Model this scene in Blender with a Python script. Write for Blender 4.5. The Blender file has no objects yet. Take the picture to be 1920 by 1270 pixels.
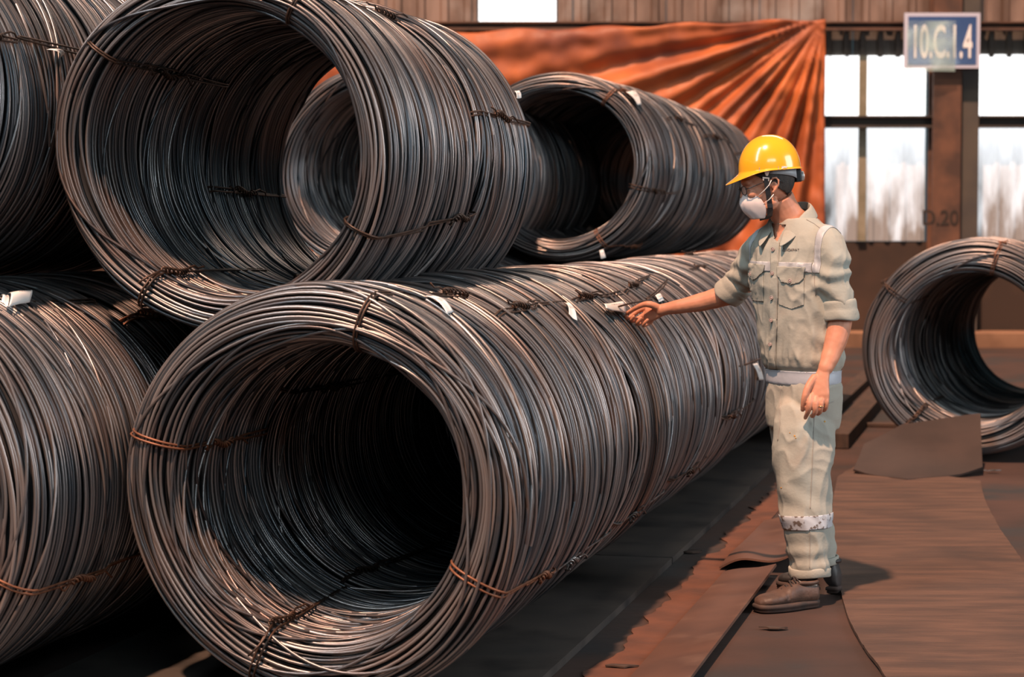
import bpy, bmesh, math, random
import numpy as np
from mathutils import Vector, Matrix, noise
from mathutils.bvhtree import BVHTree

random.seed(7); rng = np.random.default_rng(11)
S = bpy.context.scene
COL = S.collection

# ------------------------------------------------------------------ camera
F = 3900.0
CAMZ = 1.43
PHI = math.atan(205.0 / F)
cam = bpy.data.cameras.new('camera'); camo = bpy.data.objects.new('camera', cam); COL.objects.link(camo)
cam.sensor_width = 36.0; cam.lens = F / 1920 * 36.0
cam.clip_start = 0.1; cam.clip_end = 200
camo.location = (0, 0, CAMZ); camo.rotation_euler = (math.pi / 2 - PHI, 0, 0)
cam.dof.use_dof = True; cam.dof.focus_distance = 7.4; cam.dof.aperture_fstop = 4.0
S.camera = camo

# ------------------------------------------------------------------ world, lights, exposure
S.view_settings.view_transform = 'Standard'; S.view_settings.look = 'None'
S.view_settings.exposure = 0.1; S.view_settings.gamma = 1.0; S.view_settings.use_curve_mapping = False
w = bpy.data.worlds.new('hall_ambient'); S.world = w; w.use_nodes = True
bgn = w.node_tree.nodes['Background']
bgn.inputs[0].default_value = (0.34, 0.62, 0.74, 1); bgn.inputs[1].default_value = 0.10

def light(name, kind, loc, target, energy, color, **kw):
    l = bpy.data.lights.new(name, kind); l.energy = energy; l.color = color
    for k, v in kw.items(): setattr(l, k, v)
    o = bpy.data.objects.new(name, l); COL.objects.link(o); o.location = loc
    d = Vector(target) - Vector(loc)
    o.rotation_euler = d.to_track_quat('-Z', 'Y').to_euler()
    return o
# low evening sun through the open roof on the camera's left
light('sun_light', 'SUN', (0, 0, 9), Vector((0, 0, 9)) + Vector((0.218, 0.50, -1.0)), 6.3, (1.0, 0.58, 0.38), angle=math.radians(2.0))
# unseen fill lamps added overhead, right and front: cool near, warm at the back
light('overhead_fill', 'AREA', (-4.5, 3.0, 7.5), (-0.5, 9, 0.8), 420, (0.80, 0.93, 1.0), shape='RECTANGLE', size=1.2, size_y=7.0)
light('right_fill', 'AREA', (9.0, 5.0, 3.6), (0.2, 8.5, 0.9), 480, (0.90, 0.95, 1.0), shape='RECTANGLE', size=4.0, size_y=4.5)
light('front_fill', 'AREA', (2.5, -4.0, 6.0), (-0.3, 8.0, 0.6), 210, (0.72, 0.90, 1.0), shape='RECTANGLE', size=6.0, size_y=1.5)
light('overhead_fill', 'AREA', (3.0, 17.0, 8.5), (1.0, 14.0, 0.5), 200, (1.0, 0.80, 0.66), shape='RECTANGLE', size=5.0, size_y=1.2)
light('overhead_fill', 'AREA', (1.0, 21.5, 8.5), (1.0, 26.0, 2.5), 210, (1.0, 0.84, 0.70), shape='RECTANGLE', size=12.0, size_y=1.0)

# ------------------------------------------------------------------ helpers
fwd = Vector((0, math.cos(PHI), -math.sin(PHI))); upv = Vector((0, math.sin(PHI), math.cos(PHI)))
def P(px, py, Y):
    d = fwd * F + Vector((1, 0, 0)) * (px - 960) + upv * (635 - py)
    return Vector((0, 0, CAMZ)) + d * (Y / d.y)
def G(px, py, z=0.0):
    d = fwd * F + Vector((1, 0, 0)) * (px - 960) + upv * (635 - py)
    return Vector((0, 0, CAMZ)) + d * ((z - CAMZ) / d.z)

def tag(o, label=None, cat=None, group=None, kind=None):
    if label: o['label'] = label
    if cat: o['category'] = cat
    if group: o['group'] = group
    if kind: o['kind'] = kind
    return o
def empty(name, loc=(0, 0, 0), label=None, cat=None, group=None):
    o = bpy.data.objects.new(name, None); COL.objects.link(o); o.location = loc; o.empty_display_size = 0.1
    return tag(o, label, cat, group)
def link(name, me, mats=None, parent=None, smooth=False):
    if mats is not None:
        for m in (mats if isinstance(mats, (list, tuple)) else [mats]): me.materials.append(m)
    if smooth: me.polygons.foreach_set('use_smooth', [True] * len(me.polygons))
    o = bpy.data.objects.new(name, me); COL.objects.link(o)
    if parent is not None:
        o.parent = parent
        o.matrix_parent_inverse = Matrix.Translation(-Vector(parent.location)) if parent.parent is None and parent.type == 'EMPTY' and parent.get('wp') is None else Matrix()
    return o
def mesh(verts, faces):
    me = bpy.data.meshes.new('m'); me.from_pydata([tuple(v) for v in verts], [], faces); me.update(); return me
class MB:
    def __init__(s): s.v = []; s.f = []
    def add(s, v, f):
        n = len(s.v); s.v += [Vector(x) for x in v]; s.f += [tuple(i + n for i in q) for q in f]; return s
    def box(s, lo, hi, M=None):
        x0, y0, z0 = lo; x1, y1, z1 = hi
        v = [Vector(q) for q in ((x0,y0,z0),(x1,y0,z0),(x1,y1,z0),(x0,y1,z0),(x0,y0,z1),(x1,y0,z1),(x1,y1,z1),(x0,y1,z1))]
        if M is not None: v = [M @ q for q in v]
        return s.add(v, [(0,3,2,1),(4,5,6,7),(0,1,5,4),(1,2,6,5),(2,3,7,6),(3,0,4,7)])
    def tube(s, pts, r, n=6, closed=False, flat=1.0):
        pts = [Vector(p) for p in pts]; m = len(pts); rr = r if isinstance(r, (list, tuple)) else [r] * m
        v = []; ref = None
        for i, p in enumerate(pts):
            a = pts[(i + 1) % m] if (closed or i < m - 1) else p
            b = pts[i - 1] if (closed or i > 0) else p
            t = (a - b).normalized()
            if ref is None:
                ref = Vector((0, 0, 1)) if abs(t.z) < .9 else Vector((1, 0, 0))
            n1 = (ref - t * ref.dot(t)).normalized(); ref = n1; n2 = t.cross(n1)
            for k in range(n):
                c = 2 * math.pi * k / n
                v.append(p + n1 * math.cos(c) * rr[i] + n2 * math.sin(c) * rr[i] * flat)
        f = []
        for i in range(m if closed else m - 1):
            j = (i + 1) % m
            for k in range(n):
                l = (k + 1) % n
                f.append((i*n+k, i*n+l, j*n+l, j*n+k))
        if not closed:
            f.append(tuple(range(n - 1, -1, -1))); f.append(tuple((m-1)*n + k for k in range(n)))
        return s.add(v, f)
    def loft(s, rings, cap=True):
        n = len(rings[0]); v = [q for r in rings for q in r]; f = []
        for i in range(len(rings) - 1):
            for k in range(n):
                l = (k + 1) % n
                f.append((i*n+k, i*n+l, (i+1)*n+l, (i+1)*n+k))
        if cap: f.append(tuple(range(n-1, -1, -1))); f.append(tuple((len(rings)-1)*n + k for k in range(n)))
        return s.add(v, f)
    def ball(s, c, rx, ry=None, rz=None, M=None, n=16):
        ry = ry or rx; rz = rz or rx; c = Vector(c); R = M or Matrix.Identity(3)
        rings = []
        for i in range(1, n // 2):
            a = math.pi * i / (n // 2)
            rings.append([c + R @ Vector((rx*math.sin(a)*math.cos(2*math.pi*k/n), ry*math.sin(a)*math.sin(2*math.pi*k/n), -rz*math.cos(a))) for k in range(n)])
        return s.loft(rings)
    def build(s, name, mat, parent=None, smooth=False):
        me = mesh(s.v, s.f)
        bm = bmesh.new(); bm.from_mesh(me); bmesh.ops.recalc_face_normals(bm, faces=bm.faces); bm.to_mesh(me); bm.free()
        return link(name, me, mat, parent, smooth)
def solid(o, th, offset=-1):
    m = o.modifiers.new('s', 'SOLIDIFY'); m.thickness = th; m.offset = offset; return o
def bevel(o, wd, seg=2):
    m = o.modifiers.new('b', 'BEVEL'); m.width = wd; m.segments = seg; m.limit_method = 'ANGLE'; return o
def evaled(o):
    dg = bpy.context.evaluated_depsgraph_get(); dg.update()
    return bpy.data.meshes.new_from_object(o.evaluated_get(dg))

# ------------------------------------------------------------------ materials
def material(name, c1, c2=None, rough=.6, metal=0., scale=5., stretch=(1,1,1), lo=.35, hi=.65, bump=0., bscale=30., bstretch=(1,1,1), c3=None, scale3=2., lo3=.5, hi3=.7, detail=6., spec=.5, rough2=None, coat=0., stops=None, trans=0.):
    m = bpy.data.materials.new(name); m.use_nodes = True; nt = m.node_tree; N = nt.nodes; L = nt.links
    b = N['Principled BSDF']; b.inputs['Roughness'].default_value = rough; b.inputs['Metallic'].default_value = metal
    b.inputs['Specular IOR Level'].default_value = spec; b.inputs['Coat Weight'].default_value = coat
    tc = N.new('ShaderNodeTexCoord')
    def nz(sc, st, det=6.):
        mp = N.new('ShaderNodeMapping'); mp.inputs['Scale'].default_value = st; L.new(tc.outputs['Object'], mp.inputs[0])
        n = N.new('ShaderNodeTexNoise'); n.inputs['Scale'].default_value = sc; n.inputs['Detail'].default_value = det
        L.new(mp.outputs[0], n.inputs['Vector']); return n.outputs[0]
    def ramp(v, a, bb):
        r = N.new('ShaderNodeMapRange'); r.inputs['From Min'].default_value = a; r.inputs['From Max'].default_value = bb; L.new(v, r.inputs[0]); return r.outputs[0]
    def mix(f, a, bb):
        x = N.new('ShaderNodeMix'); x.data_type = 'RGBA'; L.new(f, x.inputs[0])
        for s_, q in ((6, a), (7, bb)):
            if isinstance(q, tuple): x.inputs[s_].default_value = (*q, 1)
            else: L.new(q, x.inputs[s_])
        return x.outputs[2]
    col = None
    if c2 is None: b.inputs['Base Color'].default_value = (*c1, 1)
    else:
        f = ramp(nz(scale, stretch, detail), lo, hi); col = mix(f, c1, c2)
        if rough2 is not None:
            rr = N.new('ShaderNodeMapRange'); rr.inputs['To Min'].default_value = rough; rr.inputs['To Max'].default_value = rough2; L.new(f, rr.inputs[0]); L.new(rr.outputs[0], b.inputs['Roughness'])
    if c3 is not None: col = mix(ramp(nz(scale3, (1,1,1), 8.), lo3, hi3), col if col is not None else c1, c3)
    if col is not None: L.new(col, b.inputs['Base Color'])
    if bump:
        bn = N.new('ShaderNodeBump'); bn.inputs['Strength'].default_value = bump; bn.inputs['Distance'].default_value = .01
        L.new(nz(bscale, bstretch, 5.), bn.inputs['Height']); L.new(bn.outputs[0], b.inputs['Normal'])
    if trans: b.inputs['Transmission Weight'].default_value = trans
    m['n'] = 1
    return m
def nodes(m): return m.node_tree.nodes, m.node_tree.links, m.node_tree.nodes['Principled BSDF']

# steel wire: dark mill scale, each turn of wire a little different, dusted with rust
def wire_material(name, base, dust, rust, fr):
    m = bpy.data.materials.new(name); m.use_nodes = True; N, L, b = nodes(m)
    at = N.new('ShaderNodeAttribute'); at.attribute_name = 'turn'
    tc = N.new('ShaderNodeTexCoord')
    n1 = N.new('ShaderNodeTexNoise'); n1.inputs['Scale'].default_value = 2.2; n1.inputs['Detail'].default_value = 5; L.new(tc.outputs['Object'], n1.inputs[0])
    mp = N.new('ShaderNodeMapping'); mp.inputs['Scale'].default_value = (1, 8, 1); L.new(tc.outputs['Object'], mp.inputs[0])
    n2 = N.new('ShaderNodeTexNoise'); n2.inputs['Scale'].default_value = 9; n2.inputs['Detail'].default_value = 6; L.new(mp.outputs[0], n2.inputs[0])
    x1 = N.new('ShaderNodeMix'); x1.data_type = 'RGBA'; x1.clamp_factor = True; L.new(at.outputs['Fac'], x1.inputs[0]); x1.inputs[6].default_value = (*base, 1); x1.inputs[7].default_value = (*dust, 1)
    ad = N.new('ShaderNodeMath'); ad.operation = 'MULTIPLY'; L.new(n1.outputs[0], ad.inputs[0]); L.new(n2.outputs[0], ad.inputs[1])
    r = N.new('ShaderNodeMapRange'); r.inputs['From Min'].default_value = .22; r.inputs['From Max'].default_value = .42; r.inputs['To Max'].default_value = fr; L.new(ad.outputs[0], r.inputs[0])
    x2 = N.new('ShaderNodeMix'); x2.data_type = 'RGBA'; L.new(r.outputs[0], x2.inputs[0]); L.new(x1.outputs[2], x2.inputs[6]); x2.inputs[7].default_value = (*rust, 1)
    dk = N.new('ShaderNodeMapRange'); dk.inputs['From Min'].default_value = -.8; dk.inputs['From Max'].default_value = 0; dk.inputs['To Min'].default_value = .12; L.new(at.outputs['Fac'], dk.inputs[0])  # under-layer turns go near black, painting the shade in the gaps
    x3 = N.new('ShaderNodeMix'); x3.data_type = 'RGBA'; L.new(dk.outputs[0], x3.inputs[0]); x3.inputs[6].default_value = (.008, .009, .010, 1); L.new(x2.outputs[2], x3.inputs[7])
    L.new(x3.outputs[2], b.inputs['Base Color'])
    rr = N.new('ShaderNodeMapRange'); rr.inputs['To Min'].default_value = .26; rr.inputs['To Max'].default_value = .42; L.new(n2.outputs[0], rr.inputs[0]); L.new(rr.outputs[0], b.inputs['Roughness'])
    b.inputs['Metallic'].default_value = .68
    return m
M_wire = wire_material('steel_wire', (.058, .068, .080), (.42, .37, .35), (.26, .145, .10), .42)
M_core = material('core_gap_shade', (.02, .02, .022), rough=.8)  # near black: the shade deep in the bundle is in this colour
M_tie = material('binding_wire_dark', (.045, .032, .026), (.11, .06, .04), rough=.45, metal=.6, scale=20)
M_tie_r = material('binding_wire_rust', (.30, .12, .06), (.16, .065, .035), rough=.5, metal=.4, scale=20)
M_tie_s = material('binding_wire_bright', (.35, .34, .33), (.12, .10, .09), rough=.35, metal=.8, scale=30)

# ------------------------------------------------------------------ building structure
M_floor = material('floor_dust', (.056, .026, .018), (.028, .014, .010), rough=.85, scale=1.3, c3=(.02, .019, .02), scale3=.9, lo3=.5, hi3=.62, bump=.25, bscale=14)
M_conc = material('ledge', (.27, .15, .09), (.16, .085, .05), rough=.9, scale=2)
M_beam = material('rusty_girder', (.16, .075, .045), (.07, .038, .028), rough=.8, scale=3, bump=.1)
M_beamd = material('dark_girder', (.035, .03, .028), (.06, .045, .035), rough=.7, scale=3)
M_sheet = material('corrugated_sheet', (.30, .21, .17), (.13, .085, .065), rough=.65, scale=1.6, stretch=(2.5, 1, .6), metal=.2, c3=(.36, .33, .31), scale3=1.4, lo3=.5, hi3=.75)
M_sheetd = material('corrugated_sheet_dark', (.10, .085, .07), (.05, .04, .032), rough=.7, scale=2, stretch=(3, 1, .5))
M_low = material('wall_board_brown', (.085, .045, .028), (.04, .024, .017), rough=.85, scale=1.2)
def pane_mat(name, c, strength, dirt_dim, lo, hi, zlo=None, zhi=None):
    # daylight seen through translucent roofing sheet with grime streaks; the downward fade paints dimmer daylight
    m = bpy.data.materials.new(name); m.use_nodes = True; N, L, b = nodes(m)
    tc = N.new('ShaderNodeTexCoord'); mp = N.new('ShaderNodeMapping'); mp.inputs['Scale'].default_value = (5, 1, 1.1); L.new(tc.outputs['Object'], mp.inputs[0])
    n = N.new('ShaderNodeTexNoise'); n.inputs['Scale'].default_value = 1.3; n.inputs['Detail'].default_value = 7; L.new(mp.outputs[0], n.inputs[0])
    f = N.new('ShaderNodeMapRange'); f.inputs['From Min'].default_value = lo; f.inputs['From Max'].default_value = hi; L.new(n.outputs[0], f.inputs[0])
    fac = f.outputs[0]
    if zlo is not None:
        sx = N.new('ShaderNodeSeparateXYZ'); L.new(tc.outputs['Object'], sx.inputs[0])
        g = N.new('ShaderNodeMapRange'); g.inputs['From Min'].default_value = zhi; g.inputs['From Max'].default_value = zlo; L.new(sx.outputs[2], g.inputs[0])
        mu = N.new('ShaderNodeMath'); mu.operation = 'MULTIPLY'; L.new(g.outputs[0], mu.inputs[0]); L.new(fac, mu.inputs[1])
        ad = N.new('ShaderNodeMath'); ad.operation = 'MULTIPLY_ADD'; ad.use_clamp = True; L.new(g.outputs[0], ad.inputs[0]); ad.inputs[1].default_value = .52; L.new(mu.outputs[0], ad.inputs[2]); fac = ad.outputs[0]
    x = N.new('ShaderNodeMix'); x.data_type = 'RGBA'; L.new(fac, x.inputs[0]); x.inputs[6].default_value = (*c, 1); x.inputs[7].default_value = (*dirt_dim, 1)
    L.new(x.outputs[2], b.inputs['Emission Color']); b.inputs['Emission Strength'].default_value = strength
    b.inputs['Base Color'].default_value = (.3, .3, .3, 1); b.inputs['Roughness'].default_value = .5
    return m
WY = 26.0
def W(px, py, Y=WY): return P(px, py, Y)
zw = lambda py: P(960, py, WY).z
xw = lambda px: P(px, 430, WY).x
M_paneU = pane_mat('pane_bright', (1, 1, 1), 1.7, (.9, .92, .85), .5, .9)
M_paneL = pane_mat('pane_grimy_dimmed', (.93, .96, 1.0), 1.15, (.02, .02, .02), .36, .66, zw(452), zw(235))
# lower panes: streaks are grime, the fade downward paints dimmer daylight outside
floor = MB().add([(-14, -3, 0), (16, -3, 0), (16, 27, 0), (-14, 27, 0)], [(0, 1, 2, 3)]).build('floor', M_floor); tag(floor, kind='structure')
ledge = MB().box((-14, WY - .9, 0), (16, WY - .12, .17)).build('trim_1', M_conc); tag(ledge, kind='structure')

wall = empty('wall_back', (0, WY, 0)); tag(wall, kind='structure')
def corrugated(name, x0, x1, z0, z1, mat, parent, pitch=.29, depth=.05, y=WY):
    xs = []; x = x0
    prof = [(0, 0), (.30, 0), (.38, 1), (.62, 1), (.70, 0)]
    k = 0; pts = []
    while x0 + k * pitch < x1 + 1e-6:
        for u, d in prof:
            xx = x0 + (k + u) * pitch
            if xx <= x1 + 1e-6: pts.append((xx, y - d * depth))
        k += 1
    if pts[-1][0] < x1 - 1e-4: pts.append((x1, y))
    v = [(a, b_, z0) for a, b_ in pts] + [(a, b_, z1) for a, b_ in pts]; n = len(pts)
    o = link(name, mesh(v, [(i, i + 1, n + i + 1, n + i) for i in range(n - 1)]), mat, parent)
    return solid(o, .004)
# upper corrugated wall sheets with one pane let in
ztop = zw(-160)
XA, XB = xw(895), xw(1045)
x = -12.0
while x < 14.0:
    x2 = x + 1.16
    for a, b_ in ((x, x2),):
        if b_ <= XA or a >= XB: corrugated('sheet', a, b_ - .012, zw(52), ztop, M_sheet, wall)
        else:
            if a < XA: corrugated('sheet', a, XA, zw(52), ztop, M_sheet, wall)
            if b_ > XB: corrugated('sheet', XB, b_ - .012, zw(52), ztop, M_sheet, wall)
    # dark strip of sheeting below the top girt
    if x2 > xw(1500):
        corrugated('sheet', max(x, xw(1500)), x2 - .012, zw(108), zw(52), M_sheetd, wall, pitch=.22)
    x = x2
xs0 = xw(1500)
MB().box((-12, WY - .02, 0), (14, WY + .06, zw(453))).build('wall_board', M_low, wall)
MB().box((-12, WY - .0, zw(453)), (xs0, WY + .06, zw(52))).build('wall_board', M_low, wall)
MB().box((XA - .03, WY - .03, zw(56)), (XB + .03, WY + .02, zw(51))).build('wall_board', M_beam, wall)
def beam(px0, px1, py0, py1, n, mat=M_beam, dep=.16, y=WY - .1):
    o = MB().box((xw(px0), y - dep, zw(py1)), (xw(px1), y, zw(py1) + .03)).box((xw(px0), y - dep, zw(py0) - .02), (xw(px1), y, zw(py0))).box((xw(px0), y - .03, zw(py1)), (xw(px1), y, zw(py0))).build(n, mat)
    tag(o, kind='structure'); return o
beam(-800, 2900, 44, 60, 'trim_2')
beam(1500, 2900, 219, 241, 'trim_3', M_beamd)
# columns
for i, cx in enumerate((1735, 3000)):
    c = MB().box((xw(cx), WY - .40, 0), (xw(cx + 52), WY - .36, ztop)).box((xw(cx + 22), WY - .36, 0), (xw(cx + 28), WY - .10, ztop)).box((xw(cx), WY - .12, 0), (xw(cx + 52), WY - .08, ztop)).build('column', M_beam)
    tag(c, kind='structure')
    c = MB().box((xw(cx + 56), WY - .30, 0), (xw(cx + 88), WY - .08, ztop)).build('column', material('column_grey', (.055, .05, .048), (.09, .075, .06), rough=.7, scale=2)); tag(c, kind='structure')
M_mull = material('pane_lap_joint', (.20, .18, .12), (.30, .27, .2), rough=.7, scale=4)
def window(n, px0, px1, py0, py1, mat, splits, y=WY - .03):
    w_ = empty('window_%d' % n, W((px0 + px1) / 2, py1, y)); tag(w_, kind='structure')
    e = [px0] + splits + [px1]
    for a, b_ in zip(e[:-1], e[1:]):
        corrugated('pane', xw(a) + .02, xw(b_) - .02, zw(py1), zw(py0), mat, w_, pitch=.2, depth=.02, y=y)
    for s_ in splits:
        MB().box((xw(s_) - .05, y - .05, zw(py1)), (xw(s_) + .05, y - .028, zw(py0))).build('lap_strip', M_mull, w_)
    return w_
window(1, 895, 1045, -150, 52, M_paneU, [])
window(2, 1530, 1735, 105, 220, M_paneU, [1614])
window(3, 1530, 1735, 240, 452, M_paneL, [1614])
window(4, 1822, 2080, 103, 220, M_paneU, [2070])
window(5, 1818, 2080, 240, 452, M_paneL, [1990])

# ------------------------------------------------------------------ tarpaulin
def build_tarp():
    M = material('orange_tarp', (.52, .145, .042), (.27, .07, .028), rough=.55, scale=1.1, stretch=(1, 1, 1), c3=(.16, .05, .035), scale3=.9, lo3=.52, hi3=.75, spec=.35, bump=.15, bscale=6)
    nx, nz = 260, 130; v = []; f = []
    cx, cz = xw(1530), zw(40)
    for j in range(nz + 1):
        for i in range(nx + 1):
            u = i / nx; t = j / nz
            px = 540 + (1533 - 540) * u
            top = 42 + 34 * (1 - u) ** .8 + 3 * math.sin(u * 40)
            py = top + (650 - top) * t
            x = xw(px); z = zw(py)
            dx = cx - x + .02; dz = cz - z + .02; r = math.hypot(dx, dz); a = math.atan2(dz, dx)   # 0 along the top edge, pi/2 straight down
            g = min(1, r / 1.2) * math.exp(-r / 9)
            wob = .25 * noise.noise((x * .7, z * .7, 3.1))
            d = .13 * g * (math.sin(a * 24 + 2.5 * math.sin(a * 5) + wob * 6) * .7 + .5 * math.sin(a * 47 + 1.3 + wob * 9))
            d += .05 * noise.noise((x * 1.6, z * 1.6, 0)) + .03 * noise.noise((x * 5, z * 5, 4))
            v.append((x, WY - .52 + d - .15 * t, z)); 
    for j in range(nz):
        for i in range(nx):
            a = j * (nx + 1) + i; f.append((a, a + 1, a + nx + 2, a + nx + 1))
    o = link('tarpaulin', mesh(v, f), M, None, True); solid(o, .004)
    tag(o, 'orange tarpaulin hung by its corner across the back wall in radiating folds', 'tarpaulin')
build_tarp()

# ------------------------------------------------------------------ sign
def text_mesh(s, size, mat, name, parent, M, extrude=.002, xs=1.0):
    c = bpy.data.curves.new('t', 'FONT'); c.body = s; c.size = size; c.extrude = extrude; c.align_x = 'CENTER'; c.align_y = 'CENTER'; c.offset = size * .018
    o = bpy.data.objects.new('t', c); COL.objects.link(o); me = evaled(o); bpy.data.objects.remove(o)
    me.transform(Matrix.Diagonal((xs, 1, 1, 1))); me.transform(M)
    return link(name, me, mat, parent)
def build_sign():
    Y = WY - .50
    a = P(1696, 24, Y); b = P(1837, 128, Y)
    s = empty('bay_sign', ((a.x + b.x) / 2, Y, b.z), 'blue plate sign reading 10.C.1.4 fixed high on the brown steel column', 'sign')
    MB().box((a.x, Y, b.z), (b.x, Y + .03, a.z)).build('frame', material('sign_frame', (.55, .56, .68), rough=.4), s)
    m = .045
    MB().box((a.x + m, Y - .006, b.z + m), (b.x - m, Y + .001, a.z - m)).build('plate', material('sign_blue', (.015, .05, .19), rough=.25, coat=.5), s)
    R = Matrix.Translation(((a.x + b.x) / 2 - .01, Y - .012, (a.z + b.z) / 2 - .035)) @ Matrix.Rotation(math.pi / 2, 4, 'X')
    text_mesh('10.C.1.4', .56, material('sign_white', (.85, .85, .85), rough=.5), 'lettering', s, R, .003, .40)
    # added film: its pale patches paint the glare over the left part
    f = bpy.data.materials.new('glare_film'); f.use_nodes = True; N, L, bb = nodes(f)
    bb.inputs['Base Color'].default_value = (.62, .85, .82, 1); bb.inputs['Roughness'].default_value = .22
    tc = N.new('ShaderNodeTexCoord'); n = N.new('ShaderNodeTexNoise'); n.inputs['Scale'].default_value = 2.2; L.new(tc.outputs['Object'], n.inputs[0])
    mr = N.new('ShaderNodeMapRange'); mr.inputs['From Min'].default_value = .4; mr.inputs['From Max'].default_value = .65; mr.inputs['To Min'].default_value = .12; mr.inputs['To Max'].default_value = .75
    L.new(n.outputs[0], mr.inputs[0]); L.new(mr.outputs[0], bb.inputs['Alpha'])
    x1 = P(1791, 60, Y).x; v = []; fc = []
    for j in range(13):
        for i in range(13):
            u = i / 12; t = j / 12
            v.append((a.x + .02 + (x1 - a.x - .02) * u, Y - .035 - .02 * math.sin(u * 7 + t * 4), a.z - .10 - (a.z - b.z - .06) * t))
    for j in range(12):
        for i in range(12): q = j * 13 + i; fc.append((q, q + 1, q + 14, q + 13))
    link('glare_film', mesh(v, fc), f, s, True)
    for xx in (a.x + .35, b.x - .4): MB().box((xx, Y + .03, a.z - .3), (xx + .05, WY - .39, a.z - .25)).build('bracket', M_beamd, s)
build_sign()
o = text_mesh('D.20', .26, material('column_stencil', (.03, .02, .015), rough=.8), 'stencil_marking', None, Matrix.Translation(P(1763, 410, WY - .405)) @ Matrix.Rotation(math.pi / 2, 4, 'X'), .001, .9)
tag(o, 'dark stencilled D.20 marking on the brown steel column', 'marking')

# ------------------------------------------------------------------ wire rod coils
AZ = math.atan((1930 - 960) / F)
AX = Vector((math.sin(AZ), math.cos(AZ), 0)); PU = Vector((math.cos(AZ), -math.sin(AZ), 0))
def section(L, Ro, Ri, c=.07, n=400):
    """closed outline (axial y, radius r) of the bundle, starting at mid outer surface; returns arrays and perimeter"""
    T = Ro - Ri; c = min(c, T / 2 - .004); pts = []
    def arc(cy, cr, a0):
        for k in range(13):
            a = a0 - k / 12 * math.pi / 2; pts.append((cy + c * math.cos(a), cr + c * math.sin(a)))
    pts.append((L / 2, Ro)); arc(L - c, Ro - c, math.pi / 2); arc(L - c, Ri + c, 0); arc(c, Ri + c, -math.pi / 2); arc(c, Ro - c, math.pi)
    pts.append((L / 2, Ro)); p = np.array(pts); d = np.r_[0, np.cumsum(np.hypot(*np.diff(p, axis=0).T))]
    return d, p[:, 0], p[:, 1]
def coil_mesh(name, seed, L, Ro, Ri, wr=.0054, nseg=96, sides=6, wild=.10):
    g = np.random.default_rng(seed); d, ys, rs = section(L, Ro, Ri); per = d[-1]
    th = np.linspace(0, 2 * np.pi, nseg, endpoint=False)
    s0 = []; off = []; big = []; lay = []
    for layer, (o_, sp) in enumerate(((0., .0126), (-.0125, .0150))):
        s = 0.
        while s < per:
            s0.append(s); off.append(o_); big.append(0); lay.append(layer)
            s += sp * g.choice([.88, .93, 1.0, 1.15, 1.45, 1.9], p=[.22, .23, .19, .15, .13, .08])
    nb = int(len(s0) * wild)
    for k in range(nb): s0.append(g.uniform(0, per)); off.append(.0095); big.append(1); lay.append(0)
    s0 = np.array(s0); off = np.array(off); big = np.array(big); n = len(s0)
    # drift shared by neighbouring turns, plus some of each turn's own
    def smooth(A, k, wl):
        t = s0 / per * 2 * np.pi; out = np.zeros(n)
        for q in range(1, wl): out += g.normal() * np.sin(q * t + g.uniform(0, 6.3)) / math.sqrt(wl)
        return A * out
    S_ = s0[:, None] + 0 * th; O_ = off[:, None] + 0 * th
    for k, (Ac, Ai, Ab) in enumerate(((.016, .0042, .055), (.010, .0030, .03), (.005, .0020, .012), (.002, .0012, .006)), 1):
        a = smooth(Ac, k, 7) + g.normal(0, Ai, n) + big * g.normal(0, Ab, n); b = smooth(Ac, k, 7) + g.normal(0, Ai, n) + big * g.normal(0, Ab, n)
        S_ += a[:, None] * np.cos(k * th) + b[:, None] * np.sin(k * th)
        a = g.normal(0, .0012 / k, n); b = g.normal(0, .0012 / k, n)
        O_ += a[:, None] * np.cos(k * th) + b[:, None] * np.sin(k * th)
    Sm = np.mod(S_, per)
    y = np.interp(Sm, d, ys); r = np.interp(Sm, d, rs)
    e = .004; y2 = np.interp(np.mod(Sm + e, per), d, ys); r2 = np.interp(np.mod(Sm + e, per), d, rs)
    ty, tr = y2 - y, r2 - r; ln = np.hypot(ty, tr) + 1e-9; ny, nr = -tr / ln, ty / ln   # outline runs clockwise: normal = left of it
    y = y + ny * O_; r = r + nr * O_
    # the bundle is not a perfect cylinder
    r = r * (1 + .008 * np.cos(2 * th + .4) + .004 * np.cos(3 * th + seed)) + .006 * np.sin(y / L * 5 + 2 * th + seed)
    y = y + (r - Ri) * .04 * np.cos(th + seed)
    c, s_ = np.cos(th), np.sin(th)
    V = np.empty((n, nseg, sides, 3), np.float32)
    for k in range(sides):
        a = 2 * np.pi * k / sides; rr = r + wr * math.cos(a)
        V[:, :, k, 0] = rr * c; V[:, :, k, 1] = y + wr * math.sin(a); V[:, :, k, 2] = rr * s_
    idx = np.arange(n * nseg * sides).reshape(n, nseg, sides)
    jn = np.roll(idx, -1, 1); kn = np.roll(idx, -1, 2); jkn = np.roll(jn, -1, 2)
    Q = np.stack([idx, kn, jkn, jn], -1).reshape(-1, 4)
    nw = len(Q)
    # solid dark heart added to block light, standing for the buried turns
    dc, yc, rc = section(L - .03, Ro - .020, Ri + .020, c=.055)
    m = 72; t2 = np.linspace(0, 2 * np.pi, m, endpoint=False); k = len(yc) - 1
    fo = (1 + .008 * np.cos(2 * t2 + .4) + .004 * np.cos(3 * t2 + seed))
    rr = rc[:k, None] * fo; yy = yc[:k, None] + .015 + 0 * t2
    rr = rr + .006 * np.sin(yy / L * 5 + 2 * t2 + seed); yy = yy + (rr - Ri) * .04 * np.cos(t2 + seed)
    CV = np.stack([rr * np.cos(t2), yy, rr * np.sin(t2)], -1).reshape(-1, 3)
    ci = np.arange(k * m).reshape(k, m) + V.size // 3
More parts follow.
